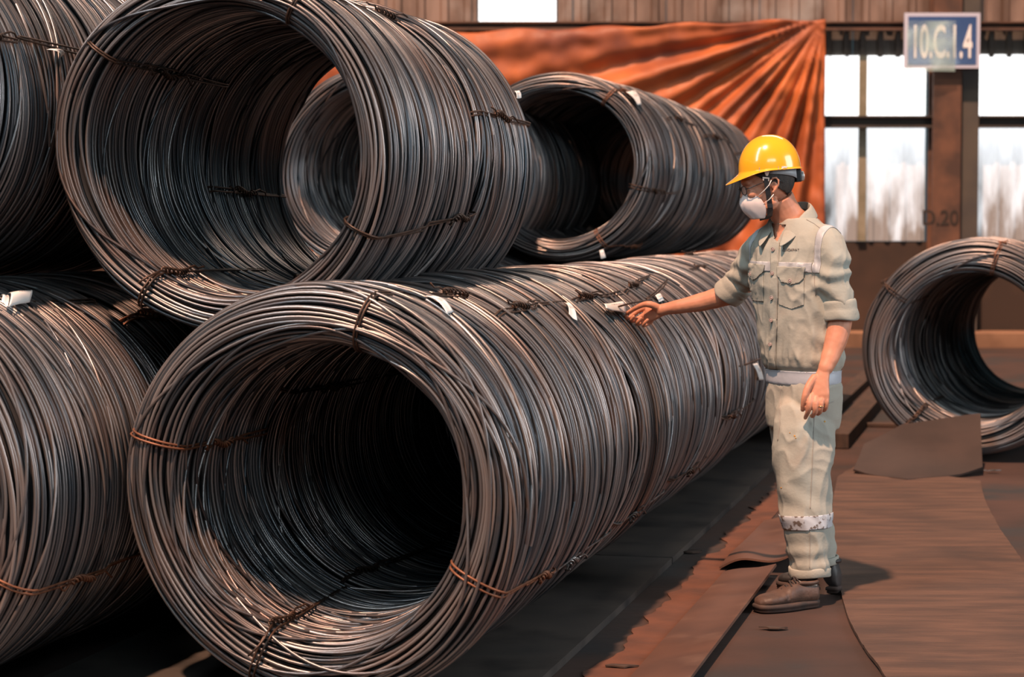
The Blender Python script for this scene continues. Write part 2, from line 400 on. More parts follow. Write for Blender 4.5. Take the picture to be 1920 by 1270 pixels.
    CQ = np.stack([ci, np.roll(ci, -1, 1), np.roll(np.roll(ci, -1, 0), -1, 1), np.roll(ci, -1, 0)], -1).reshape(-1, 4)
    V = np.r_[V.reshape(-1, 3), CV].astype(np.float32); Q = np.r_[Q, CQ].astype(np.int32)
    me = bpy.data.meshes.new(name); me.vertices.add(len(V)); me.vertices.foreach_set('co', V.ravel())
    me.loops.add(Q.size); me.loops.foreach_set('vertex_index', Q.ravel())
    me.polygons.add(len(Q)); me.polygons.foreach_set('loop_start', np.arange(0, Q.size, 4, dtype=np.int32))
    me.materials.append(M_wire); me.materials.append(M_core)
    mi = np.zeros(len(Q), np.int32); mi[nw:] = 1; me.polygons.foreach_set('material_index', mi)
    me.polygons.foreach_set('use_smooth', np.ones(len(Q), bool))
    at = me.attributes.new('turn', 'FLOAT', 'POINT')
    tv = g.beta(.9, 1.7, n); tv[np.array(lay) == 1] = -.8; tv = np.r_[np.repeat(tv, nseg * sides), np.zeros(len(CV))].astype(np.float32)  # lower layer marked so its colour carries the gap shade
    at.data.foreach_set('value', tv); me.update(calc_edges=True)
    return me
MA = coil_mesh('windings_short', 3, .80, .615, .455, wild=.16)
MBg = coil_mesh('windings_long', 5, 1.10, .615, .455)
MC = coil_mesh('windings_slim', 9, .95, .560, .462, wild=.07)
KIND = {'A': (MA, .80, .615, .455), 'B': (MBg, 1.10, .615, .455), 'C': (MC, .95, .560, .462)}

def tie_builder(L, Ro, Ri, ang, slant, knot, seed, gap=.012, r=.0038, ends=True):
    """two strands looped round the bundle at angle ang, twisted together on the outside"""
    d, ys, rs = section(L, Ro, Ri); per = d[-1]; g = random.Random(seed); mb = MB()
    def pt(s, da, lift):
        s = s % per; y = float(np.interp(s, d, ys)); r_ = float(np.interp(s, d, rs))
        y2 = float(np.interp((s + .004) % per, d, ys)); r2 = float(np.interp((s + .004) % per, d, rs)); l = math.hypot(y2 - y, r2 - r_) + 1e-9
        y += -(r2 - r_) / l * lift; r_ += (y2 - y - 0) * 0 + (np.interp((s + .004) % per, d, ys) - np.interp(s, d, ys)) / l * lift
        a = ang + (da + slant * (y / L - .2)) / max(r_, .1)
        r_ = r_ * (1 + .008 * math.cos(2 * a + .4))
        return Vector((r_ * math.cos(a), y, r_ * math.sin(a)))
    w1, w2 = g.uniform(0, 6), g.uniform(0, 6)
    N_ = 90
    for sgn in (-1, 1):
        pts = []
        for k in range(N_):
            s = per * k / N_
            da = sgn * gap / 2 * (1 + .5 * math.sin(s * 5 + w1)) + .008 * math.sin(s * 4 + w2)
            pts.append(pt(s, da, .012 + .002 * sgn))
        mb.tube(pts, r, 5, closed=True)
    # twisted knot
    s1 = per * knot; ln = .17
    for ph in (0, math.pi):
        pts = []
        for k in range(46):
            u = k / 45; s = s1 + ln * u
            pts.append(pt(s, .008 * math.cos(ph + u * 24) + .01 * math.sin(u * 5), .022 + .008 * math.sin(ph + u * 24)))
        mb.tube(pts, r, 5)
    if ends:
        for q, sg in ((0, -1), (1, 1)):
            pts = [pt(s1 + ln * q + sg * .0 + sg * .016 * k, sg * .003 * k * math.sin(k * .7), .022 + .0035 * k * (1 if g.random() > .4 else .5)) for k in range(7)]
            mb.tube(pts, r * .9, 5)
    return mb

COILS = {}
def coil(key, kind, pos, label, ties=(), rot=0., scale_l=1., scale_r=1., az=AZ, group=None, flip=False):
    """pos: front end of the axis"""
    me, L, Ro, Ri = KIND[kind]
    Lw = L * scale_l
    base = Vector((pos[0], pos[1], pos[2] - Ro * scale_r))
    root = bpy.data.objects.new('wire_coil', None); COL.objects.link(root); root.location = base; root.rotation_euler = (0, 0, -az); root.empty_display_size = .1
    tag(root, label, 'wire coil', group or 'stacked coils of steel wire rod')
    o = bpy.data.objects.new('windings', me); COL.objects.link(o); o.parent = root
    o.location = (0, Lw if flip else 0, Ro * scale_r); o.rotation_euler = (0, rot, math.pi if flip else 0); o.scale = (scale_r, scale_l, scale_r)
    for i, t in enumerate(ties):
        ang, slant, knot, mat = t[:4]
        mb = tie_builder(Lw, Ro * scale_r, Ri * scale_r, math.radians(ang), slant, knot, len(COILS) * 10 + i)
        for q in mb.v: q.z += Ro * scale_r
        ob = mb.build('binding_wire', mat, None, True); ob.parent = root
        if mat is M_tie_r: ob['label'] = 'rusty binding wire'
        if mat is M_tie_s: ob['label'] = 'bright binding wire'
    COILS[key] = (root, pos, az, L * scale_l, Ro * scale_r)
    return root
D, RU, SI = M_tie, M_tie_r, M_tie_s
R0 = Vector((-.5816, 6.13, .645))
def row(off, t, z=0.): return R0 + PU * off + AX * t + Vector((0, 0, z))
# ground row by the walkway
coil('R1a', 'A', row(0, 0), 'large wire coil open towards the camera at the front of the ground row', [(73, -.10, .10, D), (-27, -.06, .08, RU), (165, 0, .5, RU), (249, 0, .6, D)], rot=.3)
coil('R1b', 'B', row(0, .81), 'second wire coil of the ground row, behind the big open one', [(56, 0, .86, D), (-34, 0, .88, SI), (150, 0, .5, D), (246, .05, .6, D)], rot=1.2)
coil('R1c', 'B', row(0, 1.93), 'third wire coil of the ground row, whose tag the worker holds', [(56, 0, .84, D), (-33, 0, .88, SI), (150, 0, .5, D), (250, .05, .6, D)], rot=2.6, flip=True)
coil('R1d', 'B', row(0, 3.06), 'fourth wire coil of the ground row, just beyond the hand of the worker', [(58, .1, .84, D), (-30, 0, .95, D)], rot=.2)
seq = ['fifth wire coil of the ground row, behind the outstretched arm', 'sixth wire coil of the ground row, seen under the arm', 'seventh wire coil of the ground row, beside the chest of the worker', 'eighth wire coil of the ground row, largely behind the worker', 'ninth wire coil of the ground row, hidden behind the worker', 'farthest wire coil of the ground row, showing dark behind the elbow of the worker']
for i, lb in enumerate(seq):
    coil('R1_%d' % (i + 4), 'B', row(0.01 * (-1) ** i, 4.19 + i * 1.14), lb, [(-12, 0, .8, D)] if i == 0 else [(40 + 25 * i, 0, .9, D)], rot=i * 1.7, flip=i % 2 == 0)
# second ground row to the left
coil('R2a', 'B', row(-1.30, -.42), 'wire coil at the lower left edge carrying a rolled white tag', [(62, 0, .80, D), (-25, 0, .88, RU)], rot=.9, flip=True)
coil('R2b', 'B', row(-1.30, .71), 'wire coil behind the lower left one, rusty tie near its top', [(50, -.15, .80, RU), (-34, 0, .88, D)], rot=2.2)
for i in range(8):
    coil('R2_%d' % i, 'B', row(-1.30, 1.85 + 1.14 * i), ['wire coil below the big open upper coil', 'rust-toned wire coil of the second ground row, under the upper coils', 'rust-toned wire coil glimpsed beneath the open upper coil', 'rust-toned wire coil just in front of the far upper pair'][i] if i < 4 else 'ground coil buried below the far upper coils', [(70 - 5 * i, 0, .85, D)], rot=i * 1.3)
for i in range(5):
    coil('R3_%d' % i, 'B', row(-2.62, 4.9 + 1.14 * i), ['nearest wire coil of the third ground row, under the coils seen through the hole'][0] if i == 0 else 'wire coil of the third ground row, buried under the upper coils', [(60, 0, .8, D)], rot=i * 1.1)
# upper layer
U1 = Vector((-.913, 6.5, 1.675))
coil('U1a', 'C', U1, 'big open wire coil lying on top, its mouth facing the camera above the ground row', [(142, 0, .5, D), (-27, .10, .12, D), (240, 0, .62, D), (60, 0, .1, D)], rot=.5, scale_l=1.07)
coil('U1b', 'C', U1 + AX * 1.03, 'wire coil right behind the big open upper one, twisted tie on its flank', [(193, 0, .5, D), (17, -.02, .90, D), (252, 0, .6, D)], rot=3.9, scale_l=.86, scale_r=1.02, flip=True)
coil('U0a', 'C', U1 - PU * 1.2 - AX * .55 + Vector((0, 0, .16)), 'wire coil at the upper left corner, cut off by the picture edge', [(20, 0, .86, D)], rot=1.9, scale_l=1.1)
coil('U0b', 'C', U1 - PU * 1.2 + AX * .53 + Vector((0, 0, .16)), 'wire coil behind the one at the upper left corner', [(60, 0, .8, D)], rot=.9)
U3 = P(1042, 310, 12.8)
for k_, lb in enumerate(('dark open wire coil lying on top in the middle distance, before the tarpaulin', 'wire coil behind the dark open one in the middle distance', 'upper wire coil just left of the yellow helmet, its flank dusted with rust', 'farthest upper wire coil, partly behind the yellow helmet')):
    coil('U3%s' % 'abcd'[k_], 'C', U3 + AX * 1.26 * k_ + PU * .02 * k_, lb, [(52, 0, .86, RU), (-58, 0, .1, RU), (-15, 0, .8, D)] if k_ == 0 else [(45 - 8 * k_, 0, .86, D)], rot=2.9 - k_, scale_l=1.28, scale_r=1.03)
U2 = P(697, 316, 11.6)
for k_, lb in enumerate(('upper wire coil seen through the hole of the big open upper coil', 'upper wire coil lying behind the one seen through the hole', 'last upper wire coil of the line seen through the hole')):
    coil('U2%s' % 'abc'[k_], 'C', U2 + AX * 1.2 * k_, lb, [(20, 0, .8, D), (-50, 0, .1, RU)] if k_ == 0 else [(45, 0, .86, D)], rot=2.2 - k_, scale_l=1.2, scale_r=1.03)
# single coils at the right
AV = math.radians(20)
V1 = P(1817, 655, 12.7); AXV = Vector((math.sin(AV), math.cos(AV), 0))
coil('V1', 'B', V1, 'blurred wire coil standing apart at the right edge, its mouth to the camera', [(143, 0, .8, D), (232, 0, .7, D), (75, 0, .8, RU)], rot=1.0, scale_r=1.065, scale_l=.95, az=AV, group='coils apart at the right')
coil('V3', 'B', V1 + AXV * 2.25 + Vector((.05, 0, -.02)), 'last coil of the short line at the right edge, added to darken the hole', [(100, 0, .8, D)], rot=.7, scale_r=1.03, az=AV, group='coils apart at the right')  # extra coil added behind so the hole looks dark
coil('V2', 'B', V1 + AXV * 1.10 + Vector((.03, 0, -.02)), 'dark wire coil directly behind the blurred one at the right edge', [(100, 0, .8, D)], rot=2.0, scale_r=1.03, az=AV, group='coils apart at the right')

# ------------------------------------------------------------------ paper tags
def tag_mat():
    m = bpy.data.materials.new('tag_paper'); m.use_nodes = True; N, L, b = nodes(m)
    tc = N.new('ShaderNodeTexCoord'); sp = N.new('ShaderNodeSeparateXYZ'); L.new(tc.outputs['UV'], sp.inputs[0])
    wv = N.new('ShaderNodeTexNoise'); wv.noise_dimensions = '1D'; wv.inputs['Scale'].default_value = 40; wv.inputs['Detail'].default_value = 0; L.new(sp.outputs[0], wv.inputs['W'])
    gt = N.new('ShaderNodeMath'); gt.operation = 'GREATER_THAN'; gt.inputs[1].default_value = .52; L.new(wv.outputs[0], gt.inputs[0])
    def band(s, lo, hi):
        a = N.new('ShaderNodeMath'); a.operation = 'GREATER_THAN'; a.inputs[1].default_value = lo; L.new(s, a.inputs[0])
        c = N.new('ShaderNodeMath'); c.operation = 'LESS_THAN'; c.inputs[1].default_value = hi; L.new(s, c.inputs[0])
        p = N.new('ShaderNodeMath'); p.operation = 'MULTIPLY'; L.new(a.outputs[0], p.inputs[0]); L.new(c.outputs[0], p.inputs[1]); return p.outputs[0]
    p = N.new('ShaderNodeMath'); p.operation = 'MULTIPLY'; L.new(band(sp.outputs[1], .50, .72), p.inputs[0]); L.new(band(sp.outputs[0], .35, .95), p.inputs[1])
    q = N.new('ShaderNodeMath'); q.operation = 'MULTIPLY'; L.new(p.outputs[0], q.inputs[0]); L.new(gt.outputs[0], q.inputs[1])
    x = N.new('ShaderNodeMix'); x.data_type = 'RGBA'; L.new(q.outputs[0], x.inputs[0]); x.inputs[6].default_value = (.78, .78, .76, 1); x.inputs[7].default_value = (.25, .2, .2, 1)
    L.new(x.outputs[2], b.inputs['Base Color']); b.inputs['Roughness'].default_value = .5
    return m
M_tag = tag_mat()
def paper(corners, label, curl=.0, seed=0):
    """corners: four world points (tl, tr, br, bl)"""
    tl, tr, br, bl = [Vector(c) for c in corners]; nrm = (tr - tl).cross(bl - tl).normalized()
    if nrm.y > 0: nrm = -nrm
    n = 10; v = []; uv = []
    for j in range(n + 1):
        for i in range(n + 1):
            u, t = i / n, j / n
            p = (tl.lerp(tr, u)).lerp(bl.lerp(br, u), t) + nrm * (curl * math.sin(math.pi * t) + .002 * math.sin(u * 5 + seed))
            v.append(p); uv.append((u, 1 - t))
    c = sum(v, Vector()) / len(v)
    me = mesh([q - c for q in v], [(j*(n+1)+i, j*(n+1)+i+1, (j+1)*(n+1)+i+1, (j+1)*(n+1)+i) for j in range(n) for i in range(n)])
    ul = me.uv_layers.new(name='UV')
    for l in me.loops: ul.data[l.index].uv = uv[l.vertex_index]
    o = link('paper_tag', me, M_tag, None, True); o.location = c; solid(o, .0008)
    tag(o, label, 'tag', 'white tags wired to the coils'); return o
def ray_coil(px, py, out=.015):
    """point on the outer surface of the ground row by the walkway under a pixel, lifted by out"""
    o = Vector((0, 0, CAMZ)); d = (P(px, py, 8) - o).normalized()
    oc = o - R0; oc -= AX * oc.dot(AX); dd = d - AX * d.dot(AX); R = .62 + out
    a = dd.dot(dd); b = 2 * oc.dot(dd); c = oc.dot(oc) - R * R; q = b * b - 4 * a * c
    t = (-b - math.sqrt(max(q, 0))) / (2 * a); return o + d * t
Q = ray_coil
paper([Q(797, 556), Q(812, 554), Q(850, 584), Q(838, 590)], 'folded white tag on the twisted tie of the big open coil', .012, 1)
paper([Q(1057, 568), Q(1066, 567), Q(1082, 602), Q(1066, 590)], 'thin white tag on the second coil of the ground row', .01, 2)
HT = P(1173, 588, 8.46)
t1 = Q(1127, 570, .02); t2 = Q(1168, 566, .02)
paper([t1, t2, HT, Q(1136, 578, .035)], 'white tag pinched between thumb and finger of the worker', .008, 3)
paper([Q(1228, 552), Q(1238, 551), Q(1245, 564), Q(1236, 566)], 'small white tag just above the wrist of the worker', .001, 4)
paper([Q(1412, 683), Q(1420, 681), Q(1432, 712), Q(1424, 713)], 'white tag hanging low on the coil beside the waist of the worker', .006, 5)
def ray_row(base, R, px, py, az=AZ):
    a_ = Vector((math.sin(az), math.cos(az), 0)); o = Vector((0, 0, CAMZ)); d = (P(px, py, 8) - o).normalized()
    oc = o - base; oc -= a_ * oc.dot(a_); dd = d - a_ * d.dot(a_)
    a = dd.dot(dd); b = 2 * oc.dot(dd); c = oc.dot(oc) - R * R; q = b * b - 4 * a * c
    return o + d * ((-b - math.sqrt(max(q, 0))) / (2 * a))
R2 = row(-1.30, 0)
q = lambda a, b: ray_row(R2, .65, a, b)
paper([q(14, 551), q(55, 547), q(56, 566), q(16, 576)], 'rolled white barcode tag on the lower left coil', .022, 6)
paper([q(1, 556), q(14, 553), q(15, 575), q(2, 566)], 'stub of a white tag at the very left edge', .012, 7)
q = lambda a, b: ray_row(U1, .583, a, b)
paper([q(964, 171), q(973, 170), q(977, 184), q(968, 185)], 'tiny white tag in the twisted tie on the right flank of the upper coil', .004, 8)
q = lambda a, b: ray_row(U1 - PU * 1.2 + Vector((0, 0, .16)), .60, a, b)
paper([q(87, 93), q(93, 92), q(118, 103), q(112, 110)], 'dirty grey tag on the coil at the upper left corner', .02, 9)
q = lambda a, b: ray_row(U3, .61, a, b)
paper([q(1174, 172), q(1190, 170), q(1202, 196), q(1196, 197)], 'white tag on the shoulder of the dark open coil before the tarpaulin', .01, 10)
paper([P(1124, 470, 12.6), P(1131, 468, 12.6), P(1136, 483, 12.6), P(1127, 486, 12.6)], 'pinkish white tag at the foot of the dark open coil before the tarpaulin', .006, 11)
# loose wire ends
mb = MB().tube([Q(1375, 690, .01), Q(1400, 683, .03), Q(1424, 674, .04), Q(1441, 668, .04)], .005, 6)
tag(mb.build('loose_wire', M_tie, None, True), 'dark wire end sticking out of the coil beside the waist of the worker', 'wire')
mb = MB().tube([Q(1212, 560, .02), Q(1228, 548, .04), Q(1240, 535, .06), Q(1252, 524, .08)], .004, 6).tube([Q(1214, 562, .02), Q(1232, 550, .045), Q(1244, 538, .06), Q(1250, 529, .08)], .004, 6)
tag(mb.build('loose_wire', M_tie, None, True), 'pair of dark wire ends rising above the wrist of the worker', 'wire')
mb = MB().tube([Q(1160, 575, .03), Q(1185, 568, .05), Q(1205, 565, .04), Q(1222, 562, .02)], .004, 6)
tag(mb.build('loose_wire', M_tie, None, True), 'thin wire end behind the thumb of the worker', 'wire')

# ------------------------------------------------------------------ ground sheets and strips
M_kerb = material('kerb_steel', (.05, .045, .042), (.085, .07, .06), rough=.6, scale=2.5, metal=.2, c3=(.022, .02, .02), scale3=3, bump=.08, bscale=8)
M_plate = material('rusty_plate', (.112, .053, .035), (.070, .034, .024), rough=.6, metal=.1, scale=3, c3=(.15, .085, .06), scale3=4, lo3=.55, hi3=.75, bump=.1, bscale=10)
M_dust = material('rust_dust_patch', (.115, .042, .022), (.07, .028, .017), rough=.9, scale=6, bump=.4, bscale=25)
def frame_pt(off, t, z): q = row(off, t); return Vector((q.x, q.y, z))
# cradle strip beneath the ground row, laid in lengths
def strip(name, o0, o1, t0, t1, z0, z1, th, mat, label, cat, group, wob=.0, nx=6, nt=10, curl=None):
    v = []; 
    for j in range(nt + 1):
        for i in range(nx + 1):
            u, t = i / nx, j / nt
            z = z0 + (z1 - z0) * u + wob * noise.noise((u * 2, (t0 + (t1 - t0) * t) * 1.3, 5))
            p = frame_pt(o0 + (o1 - o0) * u, t0 + (t1 - t0) * t, z)
            if curl: p += curl(u, t)
            v.append(p)
    c = frame_pt((o0 + o1) / 2, (t0 + t1) / 2, 0)
    me = mesh([q - c for q in v], [(j*(nx+1)+i, j*(nx+1)+i+1, (j+1)*(nx+1)+i+1, (j+1)*(nx+1)+i) for j in range(nt) for i in range(nx)])
    o = link(name, me, mat, None, True); o.location = c; solid(o, th, -1)
    m = o.modifiers.new('e', 'EDGE_SPLIT'); m.split_angle = math.radians(40)
    tag(o, label, cat, group); return o
strip('kerb_plate', .05, .58, -1.4, 2.9, .030, .030, .028, M_kerb, 'near dark steel strip lying under the ground row of coils', 'plate', 'steel strips on the floor')
strip('kerb_plate', .05, .58, 2.92, 12, .030, .030, .028, M_kerb, 'farther dark steel strip running on under the ground row of coils', 'plate', 'steel strips on the floor')
strip('kerb_plate', -.95, -.25, -1.6, 6, .024, .024, .022, M_kerb, 'dark strip added between the two ground rows, standing in for their shade', 'plate', 'steel strips on the floor')  # added cover over sunlit floor; the rows' shade is in its dark colour
strip('floor_plate', .83, 1.045, -.9, 2.72, .012, .050, .010, M_plate, 'long rusty steel strip on the floor in front of the shoe of the worker', 'plate', 'steel strips on the floor', wob=.006)
def cu(u, t): return Vector((0, 0, .05 * max(0, 1 - t * 2.2) ** 2 * u + .012 * math.sin(u * 6 + t * 5)))
strip('floor_plate', .80, 1.12, 2.78, 4.3, .016, .045, .008, M_plate, 'crumpled rusty sheet curling up behind the front shoe', 'plate', 'steel strips on the floor', wob=.014, nx=14, nt=20, curl=cu)
def sheet(name, outline, mat, label, cat, th=.012, z=0.0, zf=None, res=.05, group=None):
    """outline in world xy; triangulated and subdivided, then lifted"""
    bm = bmesh.new(); vs = [bm.verts.new((p[0], p[1], 0)) for p in outline]; bm.faces.new(vs)
    bmesh.ops.triangulate(bm, faces=bm.faces)
    x0, x1 = min(p[0] for p in outline), max(p[0] for p in outline); y0, y1 = min(p[1] for p in outline), max(p[1] for p in outline)
    k = x0 + res
    while k < x1: bmesh.ops.bisect_plane(bm, geom=bm.verts[:] + bm.edges[:] + bm.faces[:], plane_co=(k, 0, 0), plane_no=(1, 0, 0)); k += res
    k = y0 + res
    while k < y1: bmesh.ops.bisect_plane(bm, geom=bm.verts[:] + bm.edges[:] + bm.faces[:], plane_co=(0, k, 0), plane_no=(0, 1, 0)); k += res
    for v in bm.verts:
        v.co.z = z + (zf(v.co.x, v.co.y) if zf else 0)
    for f in bm.faces:
        if f.normal.z < 0: f.normal_flip()
    me = bpy.data.meshes.new(name); bm.to_mesh(me); bm.free()
    c = Vector(((x0 + x1) / 2, (y0 + y1) / 2, 0)); me.transform(Matrix.Translation(-c))
    o = link(name, me, mat, None, True); o.location = c; solid(o, th, -1); m = o.modifiers.new('e', 'EDGE_SPLIT'); m.split_angle = math.radians(50)
    tag(o, label, cat, group); return o
def g2(px, py): q_ = G(px, py); return (q_.x, q_.y)
def smooth_line(pts, n=6):
    out = []
    for i in range(len(pts) - 1):
        p0 = Vector(pts[max(i-1, 0)]); p1 = Vector(pts[i]); p2 = Vector(pts[i+1]); p3 = Vector(pts[min(i+2, len(pts)-1)])
        for k in range(n):
            t = k / n
            out.append(tuple(.5 * ((2*p1) + (p2-p0)*t + (2*p0-5*p1+4*p2-p3)*t*t + (3*p1-p0-3*p2+p3)*t**3)))
    out.append(tuple(pts[-1])); return out
M_mat = material('worn_rubber_mat', (.102, .053, .034), (.054, .029, .020), rough=.8, scale=4, stretch=(.6, 2.6, 1), detail=12, c3=(.042, .024, .018), scale3=1.6, lo3=.48, hi3=.7, bump=.9, bscale=22, bstretch=(.6, 4, 1))
left = smooth_line([g2(1690, 1330), g2(1655, 1270), g2(1622, 1225), g2(1592, 1170), g2(1576, 1112), g2(1566, 1040), g2(1560, 960), g2(1570, 900)])
right_ = smooth_line([g2(1838, 905), g2(1846, 940), g2(1868, 985), g2(1905, 1040), g2(1965, 1110), g2(2080, 1200), g2(2150, 1330)])
def zmat(x, y):
    return .010 + .006 * noise.noise((x * 2, y * 5, 1)) + .004 * noise.noise((x * 3, y * 18, 2)) + .006
sheet('rubber_mat', left + [g2(1600, 880)] + right_, M_mat, 'large worn brown rubber mat on the floor right of the worker', 'mat', th=.012, zf=zmat, res=.045)
# second mat whose far end curls upwards
M_mat2 = material('dark_rubber_mat', (.040, .024, .019), (.026, .016, .013), rough=.75, scale=3, bump=.3, bscale=14)
Yb = G(1700, 897).y
def zc(x, y):
    u = max(0, (y - Yb)) / 1.0
    return .020 + .53 * min(u, 1.) ** 1.2 * (.55 + .45 * max(0, min(1, (x - 1.9) / .9)))
sheet('curled_mat', [g2(1600, 893), g2(1700, 905), g2(1842, 893), (P(1838, 800, Yb + .62).x, Yb + .62), (P(1690, 800, Yb + .62).x, Yb + .62), (P(1620, 840, Yb + .45).x, Yb + .45)], M_mat2, 'dark rubber sheet curling up before the single coil at the right', 'mat', th=.012, zf=zc, res=.06)
# rust dust drifted between the strips
def drift(pts, label, seed):
    o = sheet('dust_patch', pts, M_dust, label, 'dust', th=.003, zf=lambda x, y: .0045 + .003 * noise.noise((x * 9, y * 9, seed)), res=.06); o['kind'] = 'stuff'
e1 = [(.60 + .10 * noise.noise((t * 2.2, 0, 8)) + .05 * noise.noise((t * 8, 2, 8)) + .10, t) for t in np.arange(-.9, 5.6, .05)]
drift([tuple(frame_pt(a, t, 0).xy) for a, t in e1] + [tuple(frame_pt(.825, t, 0).xy) for t in (5.6, 2, -.9)], 'rust-red dust drifted between the two steel strips', 1)
# sleepers and loose timber far right
M_timber = material('dark_timber', (.03, .02, .016), (.06, .035, .025), rough=.85, scale=4, stretch=(1, 6, 1), bump=.3)
def plank(a, b, wdt, h, label, mat=M_timber):
    a = Vector(a); b = Vector(b); d = (b - a); l = d.length; an = math.atan2(d.y, d.x)
    o = MB().box((0, -wdt / 2, 0), (l, wdt / 2, h)).build('timber', mat); o.location = (a.x, a.y, .001); o.rotation_euler = (0, 0, an); bevel(o, .006)
    tag(o, label, 'timber', 'timbers on the floor at the right'); return o
plank(G(1568, 842), G(1700, 690), .16, .10, 'dark timber bearer on the floor left of the single coil')
plank(G(1560, 775), G(1640, 700), .14, .07, 'second dark timber bearer, nearer the row of coils')
plank(G(1572, 800), G(1690, 802), .09, .03, 'thin dark lath lying across the floor behind the worker')
# small litter
def chip(px, py, s, label, mat, seed):
    g = random.Random(seed); c = G(px, py, .02); v = []; n = 9
    for k in range(n):
        a = 2 * math.pi * k / n; v.append((math.cos(a) * s * g.uniform(.6, 1.3), math.sin(a) * s * .35 * g.uniform(.6, 1.3), g.uniform(0, .008)))
    o = link('debris', mesh(v, [tuple(range(n))]), mat); o.location = (c.x, c.y, .018 if px > 1570 else .008); solid(o, .005)
    tag(o, label, 'debris', 'litter on the floor')
chip(1455, 1172, .055, 'dark flake of litter on the floor below the front shoe', M_timber, 3)
chip(1862, 882, .05, 'pale metal scrap on the floor beside the single coil', M_tie_s, 4)
chip(1295, 1030, .05, 'dark crumbs lying between the steel strips', M_timber, 5)
chip(1165, 1243, .05, 'black crumbs on the rust dust at the bottom edge', M_timber, 6)

# ================================================================== the worker
def fdir(deg): a = math.radians(deg); return Vector((-math.sin(a), -math.cos(a), 0))    # facing, 0 = to the camera, 90 = to the left
def ldir(deg): a = math.radians(deg); return Vector((math.cos(a), -math.sin(a), 0))     # his left
UP = Vector((0, 0, 1))
def ring(c, u, v, n=36, e=2.3):
    out = []
    for k in range(n):
        a = 2 * math.pi * k / n; ca, sa = math.cos(a), math.sin(a)
        out.append(c + u * (abs(ca) ** (2 / e) * (1 if ca > 0 else -1)) + v * (abs(sa) ** (2 / e) * (1 if sa > 0 else -1)))
    return out
def remesh(mb, voxel, smooth_n=3, name='tmp'):
    me = mesh(mb.v, mb.f); bm = bmesh.new(); bm.from_mesh(me)
    bmesh.ops.recalc_face_normals(bm, faces=bm.faces); bm.to_mesh(me); bm.free()
    o = bpy.data.objects.new(name, me); COL.objects.link(o)
    m = o.modifiers.new('r', 'REMESH'); m.mode = 'VOXEL'; m.voxel_size = voxel; m.use_smooth_shade = True
    m = o.modifiers.new('s', 'SMOOTH'); m.factor = .5; m.iterations = smooth_n
    out = evaled(o); bpy.data.objects.remove(o); return out
def limb(pts, k=5):
    """round limb through (point, radius) stations with a smooth spline, as loft rings"""
    P_ = [Vector(p) for p, _ in pts]; R_ = [r for _, r in pts]; out = []; n = len(P_)
    C, RR = [], []
    for i in range(n - 1):
        p0, p1, p2, p3 = P_[max(i-1, 0)], P_[i], P_[i+1], P_[min(i+2, n-1)]
        for q in range(k):
            t = q / k
            C.append(.5 * ((2*p1) + (p2-p0)*t + (2*p0-5*p1+4*p2-p3)*t*t + (3*p1-p0-3*p2+p3)*t**3)); RR.append(R_[i] + (R_[i+1] - R_[i]) * (3*t*t - 2*t**3))
    C.append(P_[-1]); RR.append(R_[-1])
    return C, RR
def limb_into(mb, pts, n=16, k=4, ends=True, e=1.0):
    C, RR = limb(pts, k); mb.tube(C, RR, n, flat=e)
    if ends: mb.ball(C[0], RR[0] * .98, n=12); mb.ball(C[-1], RR[-1] * .98, n=12)

skin = material('skin', (.56, .26, .165), (.48, .205, .125), rough=.5, scale=9, spec=.35)
skin.node_tree.nodes['Principled BSDF'].inputs['Subsurface Weight'].default_value = .12
skin.node_tree.nodes['Principled BSDF'].inputs['Subsurface Radius'].default_value = (.02, .008, .004)
M_cloth = material('work_cloth', (.365, .345, .29), (.31, .325, .29), rough=.75, scale=3, c3=(.34, .29, .235), scale3=7, lo3=.58, hi3=.8, bump=.12, bscale=90, spec=.2)
M_pants = material('work_trousers', (.355, .335, .285), (.305, .32, .285), rough=.75, scale=3, c3=(.30, .24, .19), scale3=5, lo3=.56, hi3=.78, bump=.12, bscale=90, spec=.2)
M_seam = material('cloth_seam', (.30, .28, .25), rough=.8)
M_refl = material('reflective_tape', (.50, .53, .58), (.44, .47, .52), rough=.42, metal=.15, scale=8, bump=.2, bscale=18)
M_reflw = material('worn_reflective_tape', (.50, .53, .57), (.40, .42, .45), rough=.5, metal=.1, scale=9, c3=(.13, .10, .085), scale3=45, lo3=.54, hi3=.60)
M_reflc = material('creased_reflective_tape', (.46, .48, .50), (.33, .33, .34), rough=.5, metal=.1, scale=16, stretch=(1, 1, .5), bump=.3, bscale=22)

W0 = G(1500, 1120, 0.012)
man = empty('person', (W0.x, W0.y, 0), 'worker in yellow hard hat, face mask and khaki work clothes reaching to a coil tag', 'person')
def child(name, me, mat, smooth=True, label=None, parent=None):
    o = link(name, me, mat, None, smooth)
    pr = parent or man
    o.parent = pr; o.matrix_parent_inverse = Matrix.Translation(-man.location) if pr is man else Matrix()
    if label: o['label'] = label
    return o

